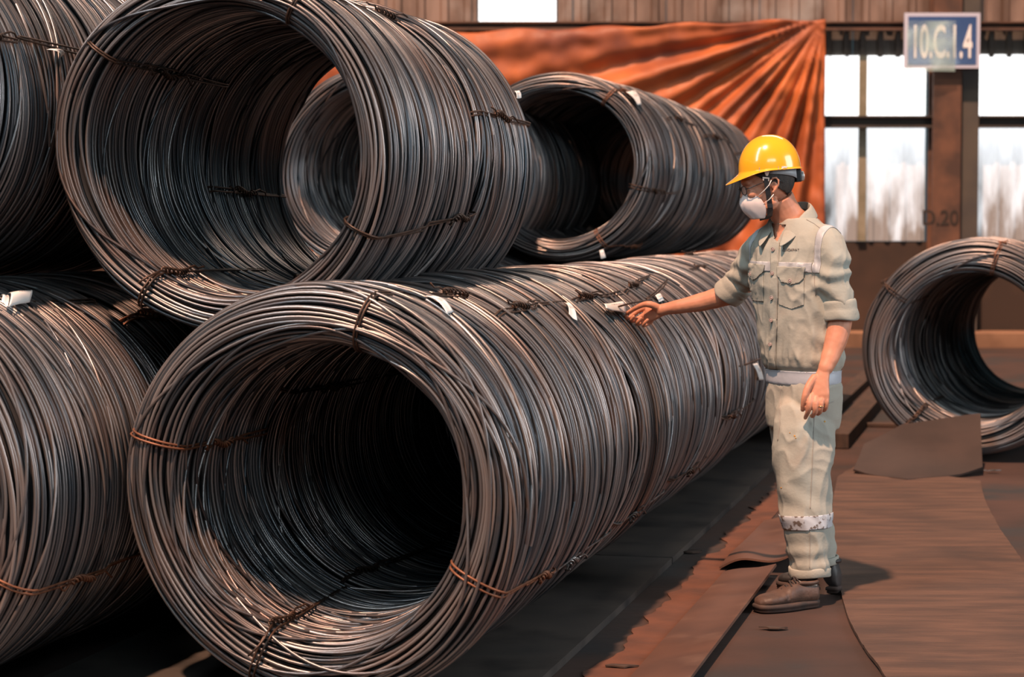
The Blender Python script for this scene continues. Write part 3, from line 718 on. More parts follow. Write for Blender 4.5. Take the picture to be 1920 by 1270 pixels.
# ---- torso stations: px, py, Y, facing, half width, half depth
TOR = [(1506, 719, 8.0, 60, .158, .118), (1506, 706, 8.0, 60, .160, .119), (1506, 693, 8.0, 60, .160, .119), (1505, 684, 8.0, 59, .172, .133), (1504, 668, 8.0, 58, .177, .140),
       (1503, 640, 8.0, 56, .178, .140), (1498, 590, 8.0, 52, .180, .138), (1494, 545, 8.0, 49, .186, .138), (1491, 500, 8.0, 46, .192, .134),
       (1491, 465, 8.0, 45, .186, .120), (1492, 442, 8.0, 45, .165, .104), (1491, 425, 8.0, 45, .130, .090), (1489, 410, 8.0, 45, .090, .078)]
def torso_rings(dx=0):
    out = []
    for px, py, Y, th, a, b in TOR:
        c = P(px, py, Y); out.append(ring(c, ldir(th) * (a + dx), fdir(th) * (b + dx), e=2.25))
    return out
def fold(p, amp, sc, st, seed):
    q = Vector((p.x * sc * st[0], p.y * sc * st[1], p.z * sc * st[2] + seed))
    q += Vector((noise.noise(q * .5 + Vector((7, 1, 3))), noise.noise(q * .5 + Vector((2, 9, 1))), noise.noise(q * .5))) * .8
    n = noise.noise(q); return amp * ((1 - abs(n)) ** 3 - .45)
def displace(me, fn):
    me.update()
    nv = [v.normal.copy() for v in me.vertices]
    for v, n in zip(me.vertices, nv): v.co += n * fn(v.co)
    me.update()

# ---- skin: head, neck, chest, arms, hands, legs as one continuous body
PITCH = math.radians(14); HO = P(1440, 338, 7.97)
hf = (fdir(84) * math.cos(PITCH) - UP * math.sin(PITCH)).normalized(); hl = ldir(84); hu = hf.cross(hl) * -1
if hu.z < 0: hu = -hu
HR = Matrix((hf, hl, hu)).transposed()
def HL(px, py, lat):
    """point level with a picture position, lat metres out from the head's middle towards his left side"""
    p = P(px, py, HO.y); d = p - HO
    k = (P(1441, 338, HO.y) - HO).length
    x = d.x; z = d.z
    # solve in the head's own mid plane (spanned by hf and hu)
    a = hf.x, hf.z; b = hu.x, hu.z; det = a[0] * b[1] - a[1] * b[0]
    s_ = (x * b[1] - z * b[0]) / det; t_ = (a[0] * z - a[1] * x) / det
    return HO + hf * s_ + hu * t_ + hl * lat
def build_body():
    mb = MB()
    R = torso_rings(-.014); mb.loft(R[3:-1])
    # legs inside the trousers
    for sx, Y in ((0, 7.87), (1, 8.12)):
        limb_into(mb, [(P(1505 + sx * 3, 745, Y * .5 + 4.0), .062), (P(1505 + sx, 900, Y), .055), (P(1512 + sx * 8, 1000, Y), .044), (P(1515 + sx * 30, 1085, Y), .034), (P(1510 + sx * 38, 1120, Y + .0), .034)], 14)
    # neck
    C = [(P(1459, 372, 7.97), .060, .056), (P(1467, 388, 7.98), .058, .056), (P(1475, 404, 7.99), .062, .060), (P(1483, 424, 8.0), .082, .072), (P(1489, 445, 8.0), .11, .09)]
    rr = []
    ax = (C[2][0] - C[0][0]).normalized()
    for c, a, b in C:
        u = hf - ax * hf.dot(ax); u.normalize(); v = ax.cross(u); rr.append(ring(c, u * a, v * b, 24, 2.1))
    mb.loft(rr)
    # skull, face, jaw, chin, nose, brow
    mb.ball(HL(1441, 330, 0), .099, .077, .105, HR, 24)
    mb.ball(HL(1421, 357, 0), .058, .058, .080, HR, 20)
    mb.ball(HL(1421, 385, 0), .046, .044, .045, HR, 16)
    mb.ball(HL(1410, 400, 0), .022, .024, .018, HR, 12)
    limb_into(mb, [(HL(1444, 380, .046), .022), (HL(1428, 393, .034), .021), (HL(1413, 402, .012), .018)], 10)
    limb_into(mb, [(HL(1444, 380, -.046), .022), (HL(1428, 393, -.034), .021), (HL(1413, 402, -.012), .018)], 10)
    limb_into(mb, [(HL(1397, 350, 0), .010), (HL(1393, 361, 0), .010), (HL(1392, 369, 0), .011)], 10)
    limb_into(mb, [(HL(1399, 344, -.04), .010), (HL(1394, 341, 0), .012), (HL(1399, 344, .04), .010)], 10)
    mb.ball(HL(1407, 365, .036), .022, .020, .020, HR, 12); mb.ball(HL(1407, 365, -.036), .022, .020, .020, HR, 12)
    for sg in (1, -1):   # ears
        mb.ball(HL(1443, 347, .073 * sg), .014, .006, .022, HR, 12)
        rim = [HL(1434, 352, .073 * sg), HL(1434, 342, .076 * sg), HL(1438, 336, .081 * sg), HL(1445, 334, .087 * sg), HL(1450, 339, .089 * sg), HL(1450, 347, .087 * sg), HL(1446, 355, .082 * sg), HL(1441, 361, .077 * sg)]
        mb.tube(rim, [.0035, .004, .0042, .0045, .0045, .0042, .0045, .005], 8); mb.ball(rim[-1], .006, n=8)
    # right arm (far), outstretched
    ra = [(P(1432, 462, 8.12), .055), (P(1404, 510, 8.2), .046), (P(1384, 546, 8.29), .042), (P(1350, 557, 8.31), .0415), (P(1318, 566, 8.34), .0375), (P(1280, 574, 8.36), .030), (P(1252, 579, 8.38), .0245), (P(1240, 582, 8.39), .0250)]
    limb_into(mb, ra, 18)
    X = Vector((-1, 0, 0)); 
    pal = [(P(1244, 582, 8.39), .026, .019), (P(1232, 586, 8.405), .032, .019), (P(1219, 590, 8.425), .036, .018), (P(1208, 592, 8.445), .034, .015)]
    mb.loft([ring(c, Vector((.18, 0, 1)).normalized() * a, Vector((.25, 1, 0)).normalized() * b, 18, 2.4) for c, a, b in pal])
    fing = [  # thumb, index, middle, ring, little
        [(P(1236, 578, 8.385), .015), (P(1219, 571, 8.38), .0145), (P(1205, 572, 8.395), .0115), (P(1190, 579, 8.42), .0098), (P(1176, 587, 8.445), .0078)],
        [(P(1212, 578, 8.46), .011), (P(1198, 583, 8.475), .0098), (P(1182, 594, 8.475), .0088), (P(1175, 597, 8.46), .0082), (P(1173, 592, 8.45), .0075)],
        [(P(1212, 588, 8.455), .011), (P(1200, 595, 8.46), .0098), (P(1187, 602, 8.445), .0088), (P(1184, 600, 8.425), .0083), (P(1188, 594, 8.415), .0075)],
        [(P(1215, 597, 8.445), .011), (P(1205, 603, 8.445), .0096), (P(1196, 608, 8.425), .0088), (P(1196, 604, 8.405), .0083), (P(1202, 597, 8.40), .0075)],
        [(P(1221, 603, 8.43), .010), (P(1214, 608, 8.43), .0088), (P(1207, 611, 8.41), .0080), (P(1208, 607, 8.395), .0075), (P(1214, 600, 8.39), .0070)]]
    for f_ in fing: limb_into(mb, f_, 10, 3)
    # left arm (near), hanging
    la = [(P(1552, 455, 7.88), .058), (P(1560, 510, 7.86), .050), (P(1575, 580, 7.85), .046), (P(1574, 608, 7.845), .0465), (P(1568, 636, 7.83), .043), (P(1558, 666, 7.81), .036), (P(1549, 688, 7.79), .029), (P(1544, 698, 7.785), .024)]
    limb_into(mb, la, 18)
    pal = [(P(1546, 692, 7.787), .027, .022), (P(1542, 703, 7.78), .028, .020), (P(1538, 715, 7.775), .033, .019), (P(1535, 730, 7.77), .040, .017), (P(1534, 742, 7.765), .043, .015), (P(1535, 752, 7.765), .040, .013)]
    mb.loft([ring(c, Vector((1, -.15, .12)).normalized() * a, Vector((.1, 1, 0)).normalized() * b, 18, 2.4) for c, a, b in pal])
    fing = [
        [(P(1527, 708, 7.775), .015), (P(1516, 724, 7.76), .014), (P(1509, 742, 7.75), .0115), (P(1506, 757, 7.755), .0100), (P(1505, 769, 7.765), .0085)],
        [(P(1521, 742, 7.76), .0115), (P(1518, 756, 7.745), .0108), (P(1516, 770, 7.75), .0098), (P(1512, 779, 7.77), .0088), (P(1510, 784, 7.79), .0078)],
        [(P(1530, 745, 7.76), .0115), (P(1529, 758, 7.745), .0106), (P(1528, 773, 7.75), .0096), (P(1524, 780, 7.775), .0086), (P(1521, 780, 7.80), .0078)],
        [(P(1540, 745, 7.76), .0112), (P(1540, 757, 7.748), .0102), (P(1538, 771, 7.755), .0093), (P(1534, 776, 7.78), .0084), (P(1531, 775, 7.80), .0076)],
        [(P(1549, 744, 7.765), .0102), (P(1550, 754, 7.757), .0092), (P(1548, 766, 7.765), .0083), (P(1544, 770, 7.785), .0076), (P(1541, 769, 7.80), .0070)]]
    for f_ in fing: limb_into(mb, f_, 10, 3)
    me = remesh(mb, .0028, 6)
    displace(me, lambda p: .0006 * noise.noise(p * 60))
    return child('body', me, skin, True, 'tanned skin')
body = build_body()

# ---- shirt
M_shirt = M_cloth
def build_shirt():
    mb = MB(); mb.loft(torso_rings())
    def sleeve(st, k=4):
        C, RR = limb(st, k)
        ax = (C[-1] - C[-2]).normalized()
        mb.tube(C, RR, 24); mb.ball(C[0], RR[0], n=16)
    sleeve([(P(1448, 450, 8.10), .062), (P(1430, 464, 8.13), .068), (P(1412, 490, 8.18), .068), (P(1396, 516, 8.23), .064), (P(1378, 542, 8.27), .056)])
    sleeve([(P(1538, 448, 7.91), .060), (P(1553, 460, 7.88), .068), (P(1558, 490, 7.86), .067), (P(1562, 525, 7.85), .063), (P(1572, 560, 7.85), .058), (P(1576, 580, 7.85), .056)])
    me = remesh(mb, .0055, 5)
    cL = P(1491, 470, 8.0); zb = P(1506, 693, 8).z
    def fn(p):
        band = max(0, min(1, (p.z - zb) / .05))
        lat = (p - cL).dot(ldir(46))
        d = fold(p, .010, 9, (1, 1, .6), 3) * .8 + fold(p, .006, 21, (1, 1, .55), 11) + .003 * noise.noise(p * 14)
        # gathers running up from the waistband, diagonal pulls towards the raised arm
        d += .006 * math.exp(-max(0, p.z - zb) / .07) * math.sin((p.x * 1.2 - p.y) * 120 + 3 * noise.noise(p * 7)) * band
        q = p - P(1410, 495, 8.17); a = math.atan2(q.z, q.x); r = q.length
        if r < .28: d += .003 * min(1, r / .12) * (1 - r / .28) * math.sin(a * 6 + 2 * noise.noise(p * 6))
        if abs(lat) > .15: d += .0045 * math.sin(p.z * 75 + 4 * noise.noise(p * 8) + lat * 30)      # sleeve creases
        k = band * (.35 + .65 * min(1, max(0, (1.43 - p.z) / .1)))
        return d * k
    displace(me, fn)
    return me
shirt_me = build_shirt()
shirt_bvh_src = shirt_me.copy()
# open the V below the throat
VT = [(1447, 418), (1475, 422), (1466, 436), (1457, 453), (1452, 448)]
def in_poly(x, y, poly):
    c = False; n = len(poly)
    for i in range(n):
        x1, y1 = poly[i]; x2, y2 = poly[i - 1]
        if (y1 > y) != (y2 > y) and x < (x2 - x1) * (y - y1) / (y2 - y1) + x1: c = not c
    return c
def proj(p):
    d = p - Vector((0, 0, CAMZ)); w_ = d.dot(fwd); return 960 + F * d.x / w_, 635 - F * d.dot(upv) / w_
bm = bmesh.new(); bm.from_mesh(shirt_me)
kill = [f for f in bm.faces if f.calc_center_median().z > 1.36 and f.normal.dot(fdir(45)) > .1 and in_poly(*proj(f.calc_center_median()), VT)]
bmesh.ops.delete(bm, geom=kill, context='FACES'); bm.to_mesh(shirt_me); bm.free()
shirt = child('shirt', shirt_me, M_shirt, True, 'khaki long-sleeved work shirt')

def bvh_of(me):
    bm = bmesh.new(); bm.from_mesh(me); t = BVHTree.FromBMesh(bm); bm.free(); return t
SB = bvh_of(shirt_bvh_src)
def hit(bvh, px, py, off=.003):
    o = Vector((0, 0, CAMZ)); d = (P(px, py, 8) - o).normalized(); h = bvh.ray_cast(o, d)
    if h[0] is None: return None
    n = h[1]; n = -n if n.dot(d) > 0 else n
    return h[0] + n * off
def patch(bvh, poly, name, mat, off=.003, th=.003, res=2.0, parent=None, label=None, smooth=True):
    """piece of cloth of the given outline laid on the surface below it, with its own thickness"""
    xs = [p[0] for p in poly]; ys = [p[1] for p in poly]; bm = bmesh.new()
    bm.faces.new([bm.verts.new((x, y, 0)) for x, y in poly]); bmesh.ops.triangulate(bm, faces=bm.faces)
    for ax, lo, hi in ((0, min(xs), max(xs)), (1, min(ys), max(ys))):
        k = lo + res
        while k < hi:
            no = (1, 0, 0) if ax == 0 else (0, 1, 0); co = (k, 0, 0) if ax == 0 else (0, k, 0)
            bmesh.ops.bisect_plane(bm, geom=bm.verts[:] + bm.edges[:] + bm.faces[:], plane_co=co, plane_no=no); k += res
    last = None; dead = []
    for v in bm.verts:
        h = hit(bvh, v.co.x, v.co.y, off)
        if h is None: dead.append(v)
        else: v.co = h
    bmesh.ops.delete(bm, geom=dead, context='VERTS')
    bmesh.ops.recalc_face_normals(bm, faces=bm.faces)
    if bm.faces:
        bm.faces.ensure_lookup_table(); f = bm.faces[len(bm.faces) // 2]
        if f.normal.dot(f.calc_center_median() - Vector((0, 0, CAMZ))) > 0: bmesh.ops.reverse_faces(bm, faces=bm.faces)
    me = bpy.data.meshes.new(name); bm.to_mesh(me); bm.free()
    o = child(name, me, mat, smooth, label); solid(o, th, 0)
    if parent is not None: o.parent = parent; o.matrix_parent_inverse = Matrix()
    return o
def seam(bvh, pts, name='seam', r=.0011, mat=None, off=.001, parent=None, n=6, label=None):
    out = []
    for (x1, y1), (x2, y2) in zip(pts[:-1], pts[1:]):
        for k in range(n):
            h = hit(bvh, x1 + (x2 - x1) * k / n, y1 + (y2 - y1) * k / n, off)
            if h: out.append(h)
    o = MB().tube(out, r, 5).build(name, mat or M_seam, None, True); o.parent = man; o.matrix_parent_inverse = Matrix.Translation(-man.location)
    if parent is not None: o.parent = parent; o.matrix_parent_inverse = Matrix()
    return o
# for sub-parts of the shirt: the shirt is unmoved, so its own frame is the world's
def slab(src, planes, name, mat, off=.0012, parent=None, label=None):
    bm = bmesh.new(); bm.from_mesh(src)
    for co, no in planes: bmesh.ops.bisect_plane(bm, geom=bm.verts[:] + bm.edges[:] + bm.faces[:], plane_co=co, plane_no=no, clear_outer=True)
    bm.normal_update()
    for v in bm.verts: v.co += v.normal * off
    me = bpy.data.meshes.new(name); bm.to_mesh(me); bm.free()
    o = child(name, me, mat, True, label); solid(o, .0015, 1)
    if parent is not None: o.parent = parent; o.matrix_parent_inverse = Matrix()
    return o
c0 = P(1491, 470, 8.0); L46 = ldir(46); zt, zbm = 1.326, 1.290
tl = Vector((0.02, 0, 1))
slab(shirt_bvh_src, [((0, 0, zt), tl), ((0, 0, zbm), -tl), (c0 + L46 * .150, L46), (c0 - L46 * .150, -L46)], 'chest_band', M_reflc, parent=shirt, label='creased silver reflective band')
for sg in (1, -1):
    slab(shirt_bvh_src, [(c0 + L46 * sg * .182, L46 * sg), (c0 + L46 * sg * .152, -L46 * sg), ((0, 0, zbm), -tl)], 'shoulder_band', M_reflc, parent=shirt, label='silver reflective band round the armhole')
zh1 = P(1506, 692, 8).z; zh0 = P(1506, 718, 8).z
slab(shirt_bvh_src, [((0, 0, zh1), Vector((0, 0, 1))), ((0, 0, zh0), Vector((0, 0, -1)))], 'waistband', M_refl, off=.003, parent=shirt, label='bright reflective waistband')
# placket, pockets, buttons, logo
patch(SB, [(1452, 452), (1462, 455), (1460, 520), (1458, 600), (1455, 691), (1441, 691), (1444, 600), (1445, 520), (1445, 470)], 'placket', M_shirt, .003, .0025, parent=shirt)
seam(SB, [(1459, 470), (1459, 540), (1457, 620), (1454, 688)], 'placket_seam', off=.005, parent=shirt)
patch(SB, [(1460, 522), (1508, 522), (1507, 572), (1484, 580), (1461, 571)], 'pocket', M_shirt, .002, .002, parent=shirt)
patch(SB, [(1458, 500), (1509, 501), (1507, 522), (1500, 530), (1483, 534), (1466, 528), (1458, 516)], 'pocket_flap', M_shirt, .0055, .0035, parent=shirt)
patch(SB, [(1406, 514), (1432, 512), (1432, 566), (1407, 563)], 'pocket', M_shirt, .002, .002, parent=shirt)
patch(SB, [(1404, 493), (1435, 497), (1433, 508), (1422, 521), (1414, 525), (1404, 517)], 'pocket_flap', M_shirt, .0055, .0035, parent=shirt)
M_button = material('button', (.42, .33, .30), rough=.4)
for bx, by in ((1451, 468), (1450, 513), (1449, 558), (1448, 600), (1446, 645), (1411, 513), (1483, 527)):
    h = hit(SB, bx, by, .0065); n_ = (Vector((0, 0, CAMZ)) - h).normalized(); n_ = (n_ + fdir(48) * .8).normalized()
    mb = MB().tube([h, h + n_ * .0025], .0058, 12).tube([h + n_ * .003 + (Matrix.Rotation(a, 3, n_) @ n_.orthogonal()) * .0050 for a in np.linspace(0, 2 * math.pi, 12, endpoint=False)], .0012, 5, closed=True)
    o = mb.build('button', M_button, None, True); o.parent = shirt; o.matrix_parent_inverse = Matrix()
# stitched logo: small triangle mark and letters
def lay_text(txt, px, py, h_px, mat, xs=1.0, spacing=1.0):
    c = bpy.data.curves.new('t', 'FONT'); c.body = txt; c.size = 10; c.align_x = 'LEFT'; c.space_character = spacing
    o = bpy.data.objects.new('t', c); COL.objects.link(o); me = evaled(o); bpy.data.objects.remove(o)
    for v in me.vertices:
        h = hit(SB, px + v.co.x * h_px / 7 * xs, py - v.co.y * h_px / 7, .0022); v.co = h if h else v.co
    o = child('stitched_logo', me, mat, False, 'dark stitched triangle mark and company letters'); o.parent = shirt; o.matrix_parent_inverse = Matrix(); solid(o, .0008, 0)
M_ink = material('stitching_dark', (.10, .09, .09), rough=.8)
lay_text('HOAPHAT', 1474, 471, 4.6, M_ink, .78)
tri = [hit(SB, x_, y_, .0022) for x_, y_ in ((1467, 471), (1470, 465.4), (1473, 471))]
mb = MB().tube([tri[0], tri[1]], .0009, 4).tube([tri[1], tri[2]], .0009, 4).tube([tri[0].lerp(tri[2], .25), tri[2]], .0009, 4)
o = mb.build('logo_mark', M_ink); o.parent = shirt; o.matrix_parent_inverse = Matrix()
# yoke seam, sleeve seams
seam(SB, [(1512, 412), (1527, 420), (1540, 430)], 'yoke_seam', r=.0016, parent=shirt)
seam(SB, [(1530, 440), (1527, 470), (1526, 500), (1527, 530), (1530, 560)], 'armhole_seam', r=.0014, parent=shirt)
seam(SB, [(1520, 404), (1533, 411), (1541, 418)], 'epaulette_seam', r=.0014, parent=shirt)
# collar
def build_collar():
    C = P(1484, 400, 8.0); f_, l_ = fdir(45), ldir(45); rows = []
    n = 44
    for i in range(n + 1):
        a = math.radians(20 + 320 * i / n); ca, sa = math.cos(a), math.sin(a)
        back = (1 - ca) / 2; fr = max(0, ca) ** 2
        ztop = 1.455 + .080 * back ** .8 - .045 * fr
        c = C.copy(); c.z = 0
        def q(r, z, fx=0.): return c + f_ * ca * r * 1.02 + l_ * sa * r + f_ * fx + UP * z
        base = q(.068 + .02 * fr, ztop - .030, .012 * fr); top = q(.072 + .010 * fr, ztop, .004)
        tip = max(0, 1 - abs(math.degrees(a) - (24 if a < math.pi else 336)) / 45)
        mid = q(.086 + .018 * fr, ztop - .016 - .01 * fr, .01 * fr); out = q(.100 + .022 * fr + .012 * tip, ztop - .044 - .020 * tip, .018 * fr)
        rows.append([base, q(.069 + .015 * fr, ztop - .012, .008 * fr), top, q(.077 + .012 * fr, ztop + .001, .005), mid, out])
    v = [p + Vector((0, 0, .0015 * noise.noise(p * 30))) for r in rows for p in r]; m = 6; fc = []
    for i in range(n):
        for k in range(m - 1): fc.append((i*m+k, i*m+k+1, (i+1)*m+k+1, (i+1)*m+k))
    o = child('collar', mesh(v, fc), M_shirt, True); solid(o, .003, 0); sb = o.modifiers.new('u', 'SUBSURF'); sb.levels = sb.render_levels = 1
    o.parent = shirt; o.matrix_parent_inverse = Matrix(); return o
build_collar()
# rolled cuffs
def cuff(a, b, r0, r1, seed):
    a = Vector(a); b = Vector(b); ax = (b - a).normalized(); u = ax.orthogonal().normalized(); v = ax.cross(u); L_ = (b - a).length; rings = []
    prof = [(0.0, r0 - .010), (0.0, r0 + .001), (.04, r0 + .006), (.25, r0 + .007), (.48, (r0 + r1) / 2 + .004), (.52, (r0 + r1) / 2 + .007), (.8, r1 + .008), (.96, r1 + .007), (1.0, r1 + .002), (.98, r1 - .003), (.8, r1 - .006), (.5, r1 - .010)]
    n = 48
    for t, r in prof:
        rg = []
        for k in range(n):
            an = 2 * math.pi * k / n
            w_ = 1 + .05 * noise.noise((math.cos(an) * 1.6, math.sin(an) * 1.6, t * 3 + seed)) + .02 * math.sin(an * 5 + t * 9 + seed) * t
            rg.append(a + ax * (L_ * t + .006 * math.sin(an * 2 + seed) * t) + (u * math.cos(an) + v * math.sin(an)) * r * w_)
        rings.append(rg)
    o = MB().loft(rings, cap=False).build('cuff', M_shirt, None, True); solid(o, .002, -1); sb = o.modifiers.new('u', 'SUBSURF'); sb.levels = sb.render_levels = 1
    o.parent = shirt; o.matrix_parent_inverse = Matrix(); o['label'] = 'rolled-up cuff'
cuff(P(1388, 530, 8.25), P(1361, 555, 8.29), .058, .056, 1)
cuff(P(1573, 562, 7.85), P(1577, 601, 7.85), .058, .062, 5)

# ---- trousers
def build_trousers():
    mb = MB()
    mb.loft([ring(P(px, py, 8.0), ldir(64) * a, fdir(64) * b, e=2.3) for px, py, a, b in ((1506, 700, .150, .112), (1507, 720, .160, .120), (1507, 745, .168, .124), (1506, 780, .168, .122), (1506, 800, .155, .115))])
    def leg(st):
        rr = []
        for px, py, Y, a, b in st: rr.append(ring(P(px, py, Y), ldir(75) * a, fdir(75) * b, 32, 2.3))
        mb.loft(rr)
    leg([(1508, 742, 7.95, .070, .095), (1508, 765, 7.93, .090, .114), (1508, 800, 7.90, .096, .117), (1506, 850, 7.88, .094, .112), (1505, 900, 7.87, .090, .106), (1509, 945, 7.865, .084, .097), (1510, 975, 7.86, .081, .094), (1513, 1010, 7.86, .078, .086), (1516, 1040, 7.86, .076, .078), (1518, 1076, 7.86, .074, .071)])
    leg([(1507, 742, 8.05, .070, .095), (1507, 765, 8.07, .090, .114), (1501, 800, 8.09, .096, .117), (1500, 850, 8.11, .094, .110), (1502, 900, 8.12, .088, .102), (1510, 945, 8.13, .082, .090), (1520, 985, 8.13, .078, .082), (1530, 1020, 8.13, .074, .070), (1537, 1052, 8.13, .072, .062)])
    me = remesh(mb, .0055, 5)
    zk = P(1505, 905, 7.9).z
    def fn(p):
        d = fold(p, .013, 6.5, (1, 1, .55), 21) * .8 + fold(p, .006, 15, (1, 1, .6), 31) + .003 * noise.noise(p * 12)
        d += .003 * math.exp(-((p.z - .45) / .10) ** 2) * math.sin(p.z * 55 + (p.x + p.y) * 28 + 3 * noise.noise(p * 6))
        d += .0035 * math.exp(-((p.z - .19) / .06) ** 2) * math.sin(p.z * 80 - p.x * 25 + 3 * noise.noise(p * 6))
        k = min(1, max(0, (.90 - p.z) / .06)) * min(1, max(.2, (p.z - .10) / .06))
        return d * k
    displace(me, fn); return me
pants_me = build_trousers(); PB = bvh_of(pants_me)
pants = child('trousers', pants_me, M_pants, True, 'khaki work trousers')
tlt = Vector((-.05, 0, 1)).normalized(); kc = P(1512, 975, 7.86)
slab(pants_me, [(kc + UP * .026, tlt), (kc - UP * .027, -tlt)], 'knee_band', M_reflw, off=.0025, parent=pants, label='worn reflective band below the knee')
seam(PB, [(1527, 770), (1524, 850), (1521, 920), (1519, 958)], 'side_seam', parent=pants, n=10)
seam(PB, [(1519, 990), (1519, 1030), (1518, 1070)], 'side_seam', parent=pants, n=10)
seam(PB, [(1464, 722), (1463, 760), (1462, 800), (1458, 830)], 'fly_seam', parent=pants, n=8, r=.002)
seam(PB, [(1527, 768), (1545, 760), (1566, 752)], 'pocket_seam', parent=pants, n=8, r=.0016)
M_spot = material('paint_spot', (.45, .22, .03), rough=.6)
for x_, y_, s_ in ((1546, 791, 2.0), (1490, 818, 1.8), (1492, 822, 1.1), (1481, 812, 1.0), (1465, 915, 1.2)):
    patch(PB, [(x_ + s_ * math.cos(a) * random.uniform(.7, 1.2), y_ + s_ * math.sin(a) * random.uniform(.7, 1.2)) for a in np.linspace(0, 6.28, 9)[:-1]], 'paint_spot', M_spot, .0012, .0006, res=1.0, parent=pants)
# turned-up hem of the near leg
def hem(px, py, Y, a, b, h, seed, nm='hem'):
    rings = []; n = 48
    for t, r in ((1.0, -.002), (1.02, .006), (.9, .009), (.5, .0085), (.1, .009), (0, .006), (.02, .0), (.3, -.004)):
        c = P(px, py, Y) + UP * h * t
        rg = []
        for k in range(n):
            an = 2 * math.pi * k / n; w_ = .003 * noise.noise((math.cos(an) * 2, math.sin(an) * 2, seed)) + r
            rg.append(c + ldir(75) * (a + w_) * math.cos(an) + fdir(75) * (b + w_) * math.sin(an) + UP * .004 * math.sin(an * 2 + seed))
        rings.append(rg)
    o = MB().loft(rings, cap=False).build(nm, M_pants, None, True); o.parent = pants; o.matrix_parent_inverse = Matrix(); solid(o, .0015); o['label'] = 'turned-up trouser hem'
hem(1518, 1080, 7.86, .074, .071, .034, 2)
hem(1538, 1056, 8.13, .071, .061, .030, 4)

# ---- shoes and socks
M_shoe = material('dusty_leather', (.06, .034, .025), (.10, .055, .038), rough=.6, scale=14, bump=.2, bscale=60)
M_shoed = material('dark_leather', (.022, .02, .02), (.04, .034, .032), rough=.55, scale=14)
M_sole = material('shoe_sole', (.03, .022, .02), (.06, .035, .027), rough=.8, scale=20)
M_sock = material('dark_sock', (.045, .045, .055), rough=.95)
M_lace = material('lace', (.03, .022, .02), rough=.8)
def shoe(heel, toe, zf, mat, tall):
    heel = Vector((heel[0], heel[1], zf)); toe = Vector((toe[0], toe[1], zf)); d = toe - heel; L_ = d.length; d.normalize(); s_ = UP.cross(d)
    root = bpy.data.objects.new('shoe', None); COL.objects.link(root); root.parent = man; root.matrix_parent_inverse = Matrix.Translation(-man.location)
    n = 28
    def sec(t, hw, z0, z1, e=2.4, dx=0): 
        c = heel + d * (L_ * t) + UP * ((z0 + z1) / 2); return ring(c, s_ * hw, UP * ((z1 - z0) / 2), n, e)
    up = MB().loft([sec(-.005, .012, .03, .07), sec(.01, .026, .022, .092), sec(.06, .036, .02, .094 + tall), sec(.18, .040, .02, .100 + tall), sec(.30, .041, .02, .100 + tall * .8), sec(.40, .043, .02, .104), sec(.52, .046, .02, .088), sec(.64, .050, .02, .073), sec(.76, .052, .02, .066), sec(.87, .049, .02, .062), sec(.95, .038, .02, .054), sec(.995, .020, .022, .042)])
    me = remesh(up, .004, 4); displace(me, lambda p: .0012 * noise.noise(p * 30) + (.002 * math.sin((p - heel).dot(d) * 190) * math.exp(-(((p - heel).dot(d) / L_ - .6) / .08) ** 2) if p.z > .05 else 0))
    o = link('upper', me, mat, None, True); o.parent = root
    # sole outline
    def outl(g_):
        out = []
        for k in range(40):
            a = 2 * math.pi * k / 40; x = .5 - .5 * math.cos(a); hw = (.036 + .020 * math.sin(min(1, max(0, x - .25) / .75) * math.pi * .62)) * (abs(math.sin(a)) ** .5) * (1 if math.sin(a) > 0 else -1)
            out.append(heel + d * (L_ * (x * (1.02) - .01) + g_ * (-1 if x < .5 else 1) * (1 - abs(math.sin(a)))) + s_ * (hw + g_ * (1 if hw > 0 else -1)))
        return out
    so = MB().loft([[p + UP * z for p in outl(g_)] for z, g_ in ((.0, -.002), (.004, .001), (.012, .0), (.013, .003), (.024, .003), (.028, .0), (.03, -.004))]).build('sole', M_sole, None, True); so.parent = root
    eg = MB()
    for k in range(16):
        for q in (1, -1):
            p = heel + d * (L_ * (.06 + .88 * k / 15)) + s_ * q * .046
    # tongue and laces
    mb = MB()
    for k in range(4):
        t = .36 + .065 * k; z = .112 - .014 * k + .004
        a_ = heel + d * (L_ * t); mb.tube([a_ + s_ * .026 + UP * (z - .014), a_ + s_ * .012 + UP * (z + .001) + d * .005, a_ - s_ * .012 + UP * (z + .001) - d * .002, a_ - s_ * .026 + UP * (z - .014)], .0028, 6)
        mb.tube([a_ - s_ * .026 + UP * (z - .014) , a_ + UP * (z + .004) + d * .010, a_ + s_ * .026 + UP * (z - .014) + d * .016], .0028, 6)
    o = mb.build('laces', M_lace, None, True); o.parent = root
    o = MB().loft([ring(heel + d * (L_ * .20) + UP * z, d * r1, s_ * r2, 24) for z, r1, r2 in ((.09 + tall, .054, .040), (.100 + tall, .056, .042), (.106 + tall, .050, .038), (.10 + tall, .046, .034))], cap=False).build('ankle_collar', mat, None, True); solid(o, .003); o.parent = root
    for ch in root.children: ch.matrix_parent_inverse = Matrix()
    return root
h1 = G(1531, 1136, .006); t1_ = G(1419, 1147, .006)
shoe((h1.x, h1.y), (t1_.x, t1_.y), .004, M_shoe, .0)
h2 = G(1574, 1113, .004); shoe((h2.x, h2.y), (h2.x - .215, h2.y + .15), .004, M_shoed, .03)
for px, py, Y, a in ((1514, 1092, 7.84, .034), (1550, 1075, 8.13, .034)):
    o = MB().loft([ring(P(px + dx, py + dy, Y), ldir(80) * (a * k_), fdir(80) * (a * k_ * 1.15), 24) for dx, dy, k_ in ((2, -24, 1.0), (0, -8, 1.0), (-2, 6, 1.05), (-3, 20, 1.1))]).build('sock', M_sock, None, True)
    o.parent = man; o.matrix_parent_inverse = Matrix.Translation(-man.location)
